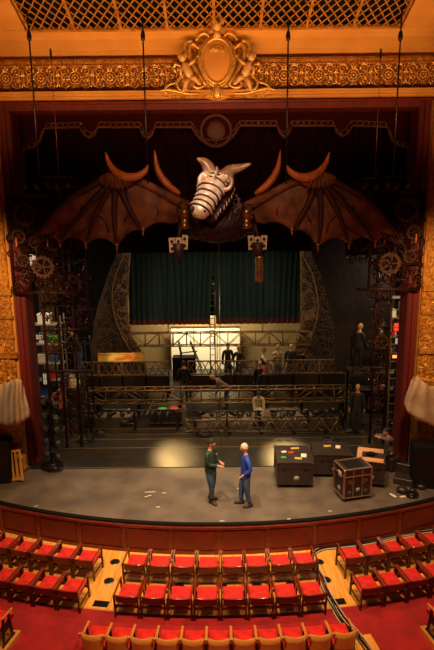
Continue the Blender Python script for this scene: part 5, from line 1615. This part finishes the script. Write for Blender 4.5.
def person(loc, rz, lab, H=1.76, top='blackcloth', legs='darkjeans', hair='hairdark', shoe='shoe', cap=None, lean=0.0, hands=None, knees=None,
           feet=None, pelvis=None, head=(0, 0), sleeves=True, fine=True, vest=None, bulk=1.0, stance=.11, group=None, twist=0.0):
    """local frame: +Y is the way the person faces; z up; hands = ((x,y,z) left, right) targets in local metres at H=1.76"""
    k = H/1.76
    e = empty('person', loc, rz, lab, 'person', group)
    pz = pelvis if pelvis is not None else (0, 0, .95)
    P = V(pz)
    Rm = Matrix.Rotation(-lean, 3, 'X') @ Matrix.Rotation(twist, 3, 'Z')
    def U(x, y, z): return P + Rm @ V((x, y, z))
    spine = [P, U(0, .01, .20), U(0, .0, .38), U(0, -.01, .50)]
    neck = U(0, 0, .57); hd_c = neck + Rm @ V((0, .03, .14))
    sh = [U(s*.185, -.01, .46) for s in (-1, 1)]
    hips = [P + Rm @ V((s*.09, 0, -.02)) for s in (-1, 1)]
    ft = feet or ((-stance, 0, 0), (stance, .03, 0))
    ft = [V(f) for f in ft]
    def ik(a, c, la, lb, pole):
        d = c-a; L = d.length
        if L > (la+lb)*.995: c = a + d*((la+lb)*.995/L); d = c-a; L = d.length
        x = (la*la - lb*lb + L*L)/(2*L); h = math.sqrt(max(0, la*la - x*x)); dn = d.normalized()
        pl = V(pole); pl = (pl - dn*pl.dot(dn)); pl = pl.normalized() if pl.length > 1e-4 else V((0, 1, 0))
        return a + dn*x + pl*h, c
    ank = [f + V((0, 0, .085)) for f in ft]
    kn = []
    for i, s in enumerate((-1, 1)):
        a_, c_ = ik(hips[i], ank[i], .43, .42, (s*.05, 1, 0)); kn.append(a_)
        ank[i] = c_
    hn = hands or ((-.27, .06, .80), (.27, .06, .80)); el, wr = [], []
    for i, s in enumerate((-1, 1)):
        a_, c_ = ik(sh[i], V(hn[i]), .29, .26, (s*.6, -1, -.3)); el.append(a_); wr.append(c_)
    # body
    bv = [(spine[0], (.10*bulk, .08*bulk)), (spine[1], (.10*bulk, .085*bulk)), (spine[2], (.13*bulk, .10*bulk)), (spine[3], (.085, .07)), (neck, .055), (hd_c - V((0, 0, .03)), .06)]
    be = [(0, 1), (1, 2), (2, 3), (3, 4), (4, 5)]
    for i in (0, 1):
        o = len(bv); bv += [(sh[i], .062), (el[i], .044), (wr[i], .028)]; be += [(3, o), (o, o+1), (o+1, o+2)]
        fd = (wr[i]-el[i]).normalized(); palm = wr[i] + fd*.06
        bv.append((palm, (.026, .034) if fine else .034)); be.append((o+2, o+3))
    for i in (0, 1):
        o = len(bv); bv += [(hips[i], .07*bulk), (hips[i]*.6+kn[i]*.4, .07*bulk), (kn[i], .055), (ank[i], .04)]; be += [(0, o), (o, o+1), (o+1, o+2), (o+2, o+3)]
    chains = [(bv, be, 0)]
    if fine:
        for i, s in enumerate((-1, 1)):
            fd = (wr[i]-el[i]).normalized(); palm = wr[i] + fd*.06
            side = fd.cross(V((0, 0, 1))); side = side.normalized() if side.length > .2 else V((0, 1, 0))
            if abs(fd.z) > .8: side = V((0, 1, 0))
            cu = V((-s, 0, 0)) if abs(fd.z) > .8 else V((0, 0, -1))
            for q, (off, ln) in enumerate(((-.027, .066), (-.009, .078), (.009, .073), (.026, .056))):
                b0 = palm + side*off; 
                chains.append(([(b0, .0095), (b0 + fd*.03+fd*ln*.4, .009), (b0 + fd*(.03+ln*.75) + cu*.014, .0085), (b0 + fd*(.03+ln) + cu*.034, .0075)], [(0,1),(1,2),(2,3)], 0))
            b0 = wr[i] + fd*.025; sd = side if fd.z > -.8 else V((0, 1, 0))
            chains.append(([(b0, .012), (b0+sd*.035+fd*.03, .0105), (b0+sd*.042+fd*.062+cu*.012, .009)], [(0,1),(1,2)], 0))
    v, f = skin_mesh(chains, 1)
    b = MB(); b.add(v, f, True)
    # head: skull, jaw, nose, ears, eyes, lips
    hy, hp = head; Hm = T(hd_c) @ Rm.to_4x4() @ RZ(hy) @ RX(-hp)
    vs = []; fs = []; n, m_ = 16, 12
    for i in range(m_+1):
        a = -PI/2 + PI*i/m_; z = sin(a); rr = cos(a)
        for q in range(n):
            t = 2*PI*q/n; x, y = rr*cos(t), rr*sin(t)
            w = .076; d_ = .094
            if z < 0: w *= 1+.32*z*(1 if y > -.2 else .6); d_ *= 1 + (.12*z if y > 0 else .40*z)
            vs.append((x*w, y*d_ + (.012 if z < 0 and y > 0 else 0) - .004, z*.118 + .01))
    for i in range(m_):
        for q in range(n):
            l = (q+1) % n; fs.append([i*n+q, i*n+l, (i+1)*n+l, (i+1)*n+q])
    b.add(vs, fs, True, Hm)
    b.ball((0, .098, -.012), (.013, .018, .016), 8, 6, Hm); b.bar(Hm @ V((0, .088, .035)), Hm @ V((0, .103, -.008)), .014)
    for s in (-1, 1): b.ball((s*.077, -.005, -.005), (.010, .022, .032), 8, 6, Hm)
    b.ball((0, .086, -.052), (.024, .008, .006), 8, 5, Hm)
    body = b.build('body', MT['skin'], e)
    ey = MB()
    for s in (-1, 1): ey.ball((s*.029, .083, .018), (.011, .008, .008), 6, 5, Hm)
    ey.build('eyes', MT['black'], e)
    # hair / cap
    hb = MB(); vs = []; fs = []; n, m_ = 16, 7
    for i in range(m_+1):
        a = PI/2 * (1 - i/m_*1.12)
        for q in range(n):
            t = 2*PI*q/n; front = max(0, sin(t)); aa = a + front*.55*(i/m_)
            back = max(0, -sin(t)); aa -= back*.35*(i/m_)
            vs.append((cos(aa)*cos(t)*.085, cos(aa)*sin(t)*.103 - .008, sin(aa)*.125 + .014))
    for i in range(m_):
        for q in range(n):
            l = (q+1) % n; fs.append([i*n+q, (i+1)*n+q, (i+1)*n+l, i*n+l])
    hb.add(vs, fs, True, Hm); hh = hb.build('hair', MT[hair], e)
    if cap:
        c_ = MB(); vs = []; fs = []
        for i in range(6):
            a = PI/2*(1-i/5*.86)
            for q in range(16): t = 2*PI*q/16; vs.append((cos(a)*cos(t)*.092, cos(a)*sin(t)*.11-.006, sin(a)*.12+.03))
        for i in range(5):
            for q in range(16): l = (q+1) % 16; fs.append([i*16+q, (i+1)*16+q, (i+1)*16+l, i*16+l])
        c_.add(vs, fs, True, Hm)
        c_.prism([(-.07, .0), (.07, .0), (.06, .055), (.0, .08), (-.06, .055)], .008, Hm @ T(0, .085, .045) @ RX(PI/2) @ Matrix.Scale(-1, 4, V((0, 1, 0))) if False else Hm @ T(0, .085, .042) @ RX(PI/2-.15+PI) @ Matrix.Scale(-1, 4, V((0, 0, 1))))
        c_.build('cap', MT[cap], e)
    # jacket
    jv = [(spine[0] + Rm @ V((0, 0, -.15)), (.165*bulk, .135*bulk)), (spine[0] + Rm @ V((0, 0, -.02)), (.162*bulk, .135*bulk)), (spine[1], (.148*bulk, .122*bulk)), (spine[2], (.168*bulk, .13*bulk)), (spine[3], (.108, .092)), (neck - Rm @ V((0, 0, .015)), .068)]
    je = [(0, 1), (1, 2), (2, 3), (3, 4), (4, 5)]
    for i in (0, 1):
        o = len(jv)
        if sleeves: jv += [(sh[i], .084), (el[i], .066), (wr[i]-(wr[i]-el[i]).normalized()*.01, .047)]; je += [(4, o), (o, o+1), (o+1, o+2)]
        else: jv += [(sh[i], .08), (sh[i]+(el[i]-sh[i])*.6, .066)]; je += [(4, o), (o, o+1)]
    v, f = skin_mesh([(jv, je, 0)], 1); MB().add(v, f, True).build('jacket' if sleeves else 'shirt', MT[top], e)
    if vest:
        v, f = skin_mesh([([(spine[0] + Rm @ V((0, 0, .0)), (.16*bulk, .135*bulk)), (spine[1], (.156*bulk, .13*bulk)), (spine[2], (.172*bulk, .138*bulk)), (spine[3], (.10, .096))], [(0,1),(1,2),(2,3)], 0)], 1)
        MB().add(v, f, True).build('vest', MT[vest], e)
    # trousers
    tv = [(spine[0] + Rm @ V((0, 0, .10)), (.13*bulk, .11*bulk)), (spine[0] - Rm @ V((0, 0, .03)), (.15*bulk, .125*bulk))]; te = [(0, 1)]
    for i in (0, 1):
        o = len(tv); tv += [(hips[i]+(kn[i]-hips[i])*.28, .115*bulk), (kn[i], .088), (ank[i]+V((0, 0, .0)), .066)]; te += [(1, o), (o, o+1), (o+1, o+2)]
    v, f = skin_mesh([(tv, te, 1)], 1); MB().add(v, f, True).build('trousers', MT[legs], e)
    # shoes
    for i, s in enumerate((-1, 1)):
        f_ = ank[i]-V((0, 0, .085)); b = MB(); yw = -s*.22
        Mx = T(f_) @ RZ(yw)
        secs = [(-.085, .034, .045), (-.05, .042, .05), (.03, .045, .042), (.10, .05, .034), (.16, .042, .026), (.19, .02, .016)]
        vs = []; fs = []; n = 10
        for y, w_, h_ in secs:
            for q in range(n): t = 2*PI*q/n; vs.append((w_*cos(t), y, max(0, h_ + h_*sin(t)*1.0)))
        for a in range(len(secs)-1):
            for q in range(n): l = (q+1) % n; fs.append([a*n+q, a*n+l, (a+1)*n+l, (a+1)*n+q])
        fs.append(list(range(n))[::-1]); fs.append([(len(secs)-1)*n+q for q in range(n)])
        b.add(vs, fs, True, Mx); b.build('shoe', MT[shoe], e)
    e.scale = (k, k, k)
    return e
ST = .001
# two men on the apron.  local +Y = facing; rz rotates: facing angle
p = F(211, 501, ST); manA = person(p, rad(-118), 'man in dark green jacket, black cap and jeans, hands together, facing the man in blue', 1.80, 'greenjacket', 'darkjeans', 'hairdark', cap='blackcloth',
       hands=((-.10, .24, 1.14), (.06, .26, 1.10)), bulk=1.22, head=(.15, -.02), feet=((-.11, -.06, 0), (.11, .08, 0)))
p = F(246, 505, ST); manB = person(p, rad(98), 'grey-haired man in bright blue jacket and jeans, facing the man in the cap', 1.76, 'bluejacket', 'jeans', 'hairgrey',
       hands=((-.24, .12, 1.0), (.27, -.02, .84)), bulk=1.14, head=(-.1, .0), feet=((-.10, -.08, 0), (.10, .12, 0)), lean=.03)
b = MB(); b.box(-.03, .03, 0, .006, -.02, .02, T(-.07, .145, 1.36)); o = b.build('chest_badge', MT['whitecloth'], manA)
# crouching person by the right column
p = F(386, 468, .026); person(p, rad(115), 'person in grey crouching by the right red column, hands raised to face', 1.72, 'greyshirt', 'blackcloth', 'hairdark',
       pelvis=(0, -.12, .55), feet=((-.15, .20, 0), (.14, .02, 0)), hands=((-.05, .36, 1.12), (.07, .34, 1.08)), lean=.25, head=(0, -.15))
MTs = MB().box(-.2, .2, -.18, .18, .0, .42, None, .02).build('black_box_stool', MT['casebl'], None, p+V((.13, -.04, .001)), rad(115)); tag(MTs, 'black box used as a seat by the person in grey at right', 'box seat')
# man in black before the workbench
p = F(356, 431, .026); person(p, rad(160), 'man all in black standing in front of the right workbench, seen upstage', 1.74, 'blackcloth', 'blackcloth', 'hairblond', bulk=1.15)
# left wing
p = F(62, 429, .026); person(p, rad(15), 'person in brown shirt and red shoes standing in the left wings, back turned', 1.70, 'brownshirt', 'blackcloth', 'hairdark', 'redshoe', hands=((-.2, .25, 1.05), (.2, .25, 1.05)), lean=.15, fine=False)
zl = W(60, 374, 18.6).z; p = W(80, 374, 18.75); p.z = zl+.003
person(p, rad(60), 'person in black top and light jeans leaning on the dark tower landing at left', 1.72, 'blackcloth', 'jeans', 'hairdark', lean=.5, hands=((-.2, .5, .9), (.2, .5, .95)), fine=False)
# workbench person lit by lamp
p = F(378, 403, .026); p.y += .15
person(p, rad(120), 'person behind the right workbench lit by the yellow lamp', 1.72, 'blackcloth', 'blackcloth', 'hairblond', lean=.3, hands=((-.15, .4, 1.05), (.15, .4, 1.02)), fine=False)
# two on the upper right gallery
e = empty('gallery_walkway', (0, 0, 0), 0, 'dark raised walkway in the right wings with two people on it', 'walkway')
zg = W(370, 371, 18.4).z; xa, xb = W(350, 371, 18.4).x, W(386, 371, 18.4).x
MB().box(xa, xb, 18.1, 19.0, zg-.1, zg).build('deck', MT['casebl'], e)
for x in (xa+.05, xb-.05):
    for y in (18.15, 18.95): MB().box(x-.03, x+.03, y-.03, y+.03, .025, zg-.1).build('post', MT['blackmetal'], e)
b = MB(); b.tube([(xa, 18.12, zg+.95), (xb, 18.12, zg+.95)], .02, 5); b.tube([(xa, 18.12, zg+.5), (xb, 18.12, zg+.5)], .016, 5)
for x in (xa+.02, (xa+xb)/2, xb-.02): b.tube([(x, 18.12, zg), (x, 18.12, zg+.95)], .018, 5)
b.build('railing', MT['blackmetal'], e)
for px, r_, lb, hr, tp in ((358, -60, 'left one of two people in black up on the dark right walkway', 'hairblond', 'blackcloth'), (379, 60, 'right one of two people in black up on the dark right walkway', 'hairdark', 'blackcloth')):
    p = W(px, 371, 18.5); p.z = zg+.002; person(p, rad(r_), lb, 1.7, tp, 'blackcloth', hr, hands=((-.15, .35, 1.1), (.2, .2, 1.0)), fine=False)
# upstage crew
def crew(px, Y, z, rz, lab, **k):
    p = W(px, 380, Y); p.z = z + .001; return person(p, rad(rz), lab, fine=False, **k)
zb = ZB+.001
crew(228, 22.38, zb, 200, 'dark-clothed person left of a pair behind the middle lattice railing', hair='hairdark')
crew(239, 21.95, zb, 150, 'person in black with fair hair, right of a pair behind the middle lattice railing', hair='hairblond', hands=((-.2, .3, 1.1), (.2, .3, 1.1)))
crew(263, 22.9, .025, -100, 'person in white shirt and black vest standing in the gap between two lattice railings', top='whitecloth', vest='blackcloth', hair='hairblond', hands=((-.1, .4, 1.15), (.1, .4, 1.1)), H=1.9)
crew(277.5, 22.05, zb, 180, 'person in khaki shirt behind the right lattice railing', top='tanshirt', legs='jeans', hair='hairblond', hands=((-.12, .15, 1.3), (.12, .15, 1.3)))
crew(290.5, 22.1, zb, 175, 'person in black with fair hair behind the right lattice railing, right of the khaki shirt', hair='hairblond')
crew(306, 22.1, zb, 140, 'person bending in dark clothes behind the right end lattice railing', hair='hairdark', lean=.7, hands=((-.2, .5, .8), (.2, .5, .85)))
crew(184, 21.2, .026, 10, 'person in black standing in the gap left of the middle lattice railing', H=1.78)
crew(260, 21.15, .026, 170, 'person in dark clothes standing just in front of the gap right of the middle railing', hair='hairblond', H=1.74)
crew(264.5, 20.35, .026, 180, 'person in red cap and black top behind the brass truss', cap='redcloth', H=1.74)
crew(227, 20.25, .026, 90, 'person in blue jeans bending behind the brass truss, left of the red cap', legs='jeans', lean=.9, hands=((-.2, .5, .5), (.2, .45, .5)), hair='hairblond', top='greyshirt')
crew(258, 18.85, .026, 185, 'person with pale trousers crouching in front of the brass truss', legs='whitecloth', top='tanshirt', pelvis=(0, -.1, .6), feet=((-.15, .1, 0), (.15, .05, 0)), lean=.45, hands=((-.15, .4, .5), (.15, .4, .45)), hair='hairdark', H=1.7)
# ================================================================== light
def area(name, loc, target, size, power, col, size_y=None, spread=None):
    l = bpy.data.lights.new(name, 'AREA'); l.energy = power; l.color = col; l.size = size
    if size_y: l.shape = 'RECTANGLE'; l.size_y = size_y
    if spread: l.spread = rad(spread)
    o = bpy.data.objects.new(name, l); COL.objects.link(o); o.location = loc
    o.rotation_euler = (V(target)-V(loc)).to_track_quat('-Z', 'Y').to_euler(); return o
def spot(name, loc, target, power, col, ang, blend=.6, r=.25):
    l = bpy.data.lights.new(name, 'SPOT'); l.energy = power; l.color = col; l.spot_size = rad(ang); l.spot_blend = blend; l.shadow_soft_size = r
    o = bpy.data.objects.new(name, l); COL.objects.link(o); o.location = loc
    o.rotation_euler = (V(target)-V(loc)).to_track_quat('-Z', 'Y').to_euler(); return o
WARM = (1, .60, .28); WARM2 = (1, .74, .45); WHITE = (1, .84, .62)
# house chandeliers over the seats
for x in (-3.2, 3.2): spot('house_downlight', (x, 5.8, 12.0), (x*.8, 10.6, FZ), 4400, (1, .60, .26), 72, .8, .4)
area('frieze_fill_light', (0, 12.0, 8.8), (0, 15.2, 13.0), 12, 270, (1, .50, .15), .6, 96)  # unseen mid-air light added to brighten the frieze without reaching the portal
for s in (-1, 1): spot('box_light', (s*4.6, 10.5, 7.5), (s*6.7, 15.5, 4.8), 1900, (1, .55, .2), 60, .9, .3)
spot('apron_worklight', (-1.5, 11.2, 11.8), (-1.2, 14.0, 0), 4000, (1, .77, .54), 52, .9, .3)
spot('apron_worklight', (2.0, 11.2, 11.8), (2.0, 14.0, 0), 2500, (1, .77, .54), 52, .9, .3)
spot('dragon_spot', (-2.5, 6, 11.5), (-.15, 14.6, 8.2), 4000, (1, .78, .58), 9, .9, .1)
spot('dragon_wash', (0, 5.0, 11.0), (0, 15.4, 7.7), 1250, (1, .58, .32), 46, .9, .3)
area('upstage_worklight', (0, 25.2, 7.4), (0, 26.5, 1.5), 6, 300, (1, .76, .38), .5)
area('upstage_worklight', (-.7, 25.35, 4.6), (-.6, 26.2, 1.2), 2.6, 800, (1, .86, .60), .4)
for x, lx, p_ in ((-1.35, -2.5, 2200), (2.25, 2.9, 3000)): spot('floor_pool_spot', (lx, 22.6, 5.2), (x, 16.2, 0), p_, (1, .62, .22), 12, .7, .3)  # unseen spots added to make the gold pools on the deck
area('stage_worklight', (0, 22.3, 8.5), (0, 20.3, 0), 7, 210, (1, .68, .34), 1, 110)
bx = bpy.data.objects['painted_sign_board'].location
spot('board_fill_spot', (bx.x+.3, 19.9, 6.0), (bx.x, 21.9, 1.9), 900, (1, .85, .5), 16, .5, .1)  # spot added only to brighten the painted board
for s in (-1, 1): area('wing_worklight', (s*7.2, 19.0, 6.5), (s*5.4, 18.9, 0), 1.5, 150 if s < 0 else 170, (1, .78, .5), 1)
w = bpy.data.worlds.new('world'); scene.world = w; w.use_nodes = True
w.node_tree.nodes['Background'].inputs['Color'].default_value = (1, .45, .2, 1)
w.node_tree.nodes['Background'].inputs['Strength'].default_value = .02
vs_ = scene.view_settings
vs_.view_transform = 'Standard'; vs_.look = 'None'; vs_.exposure = 0; vs_.gamma = 1; vs_.use_curve_mapping = False
scene.cycles.max_bounces = 6
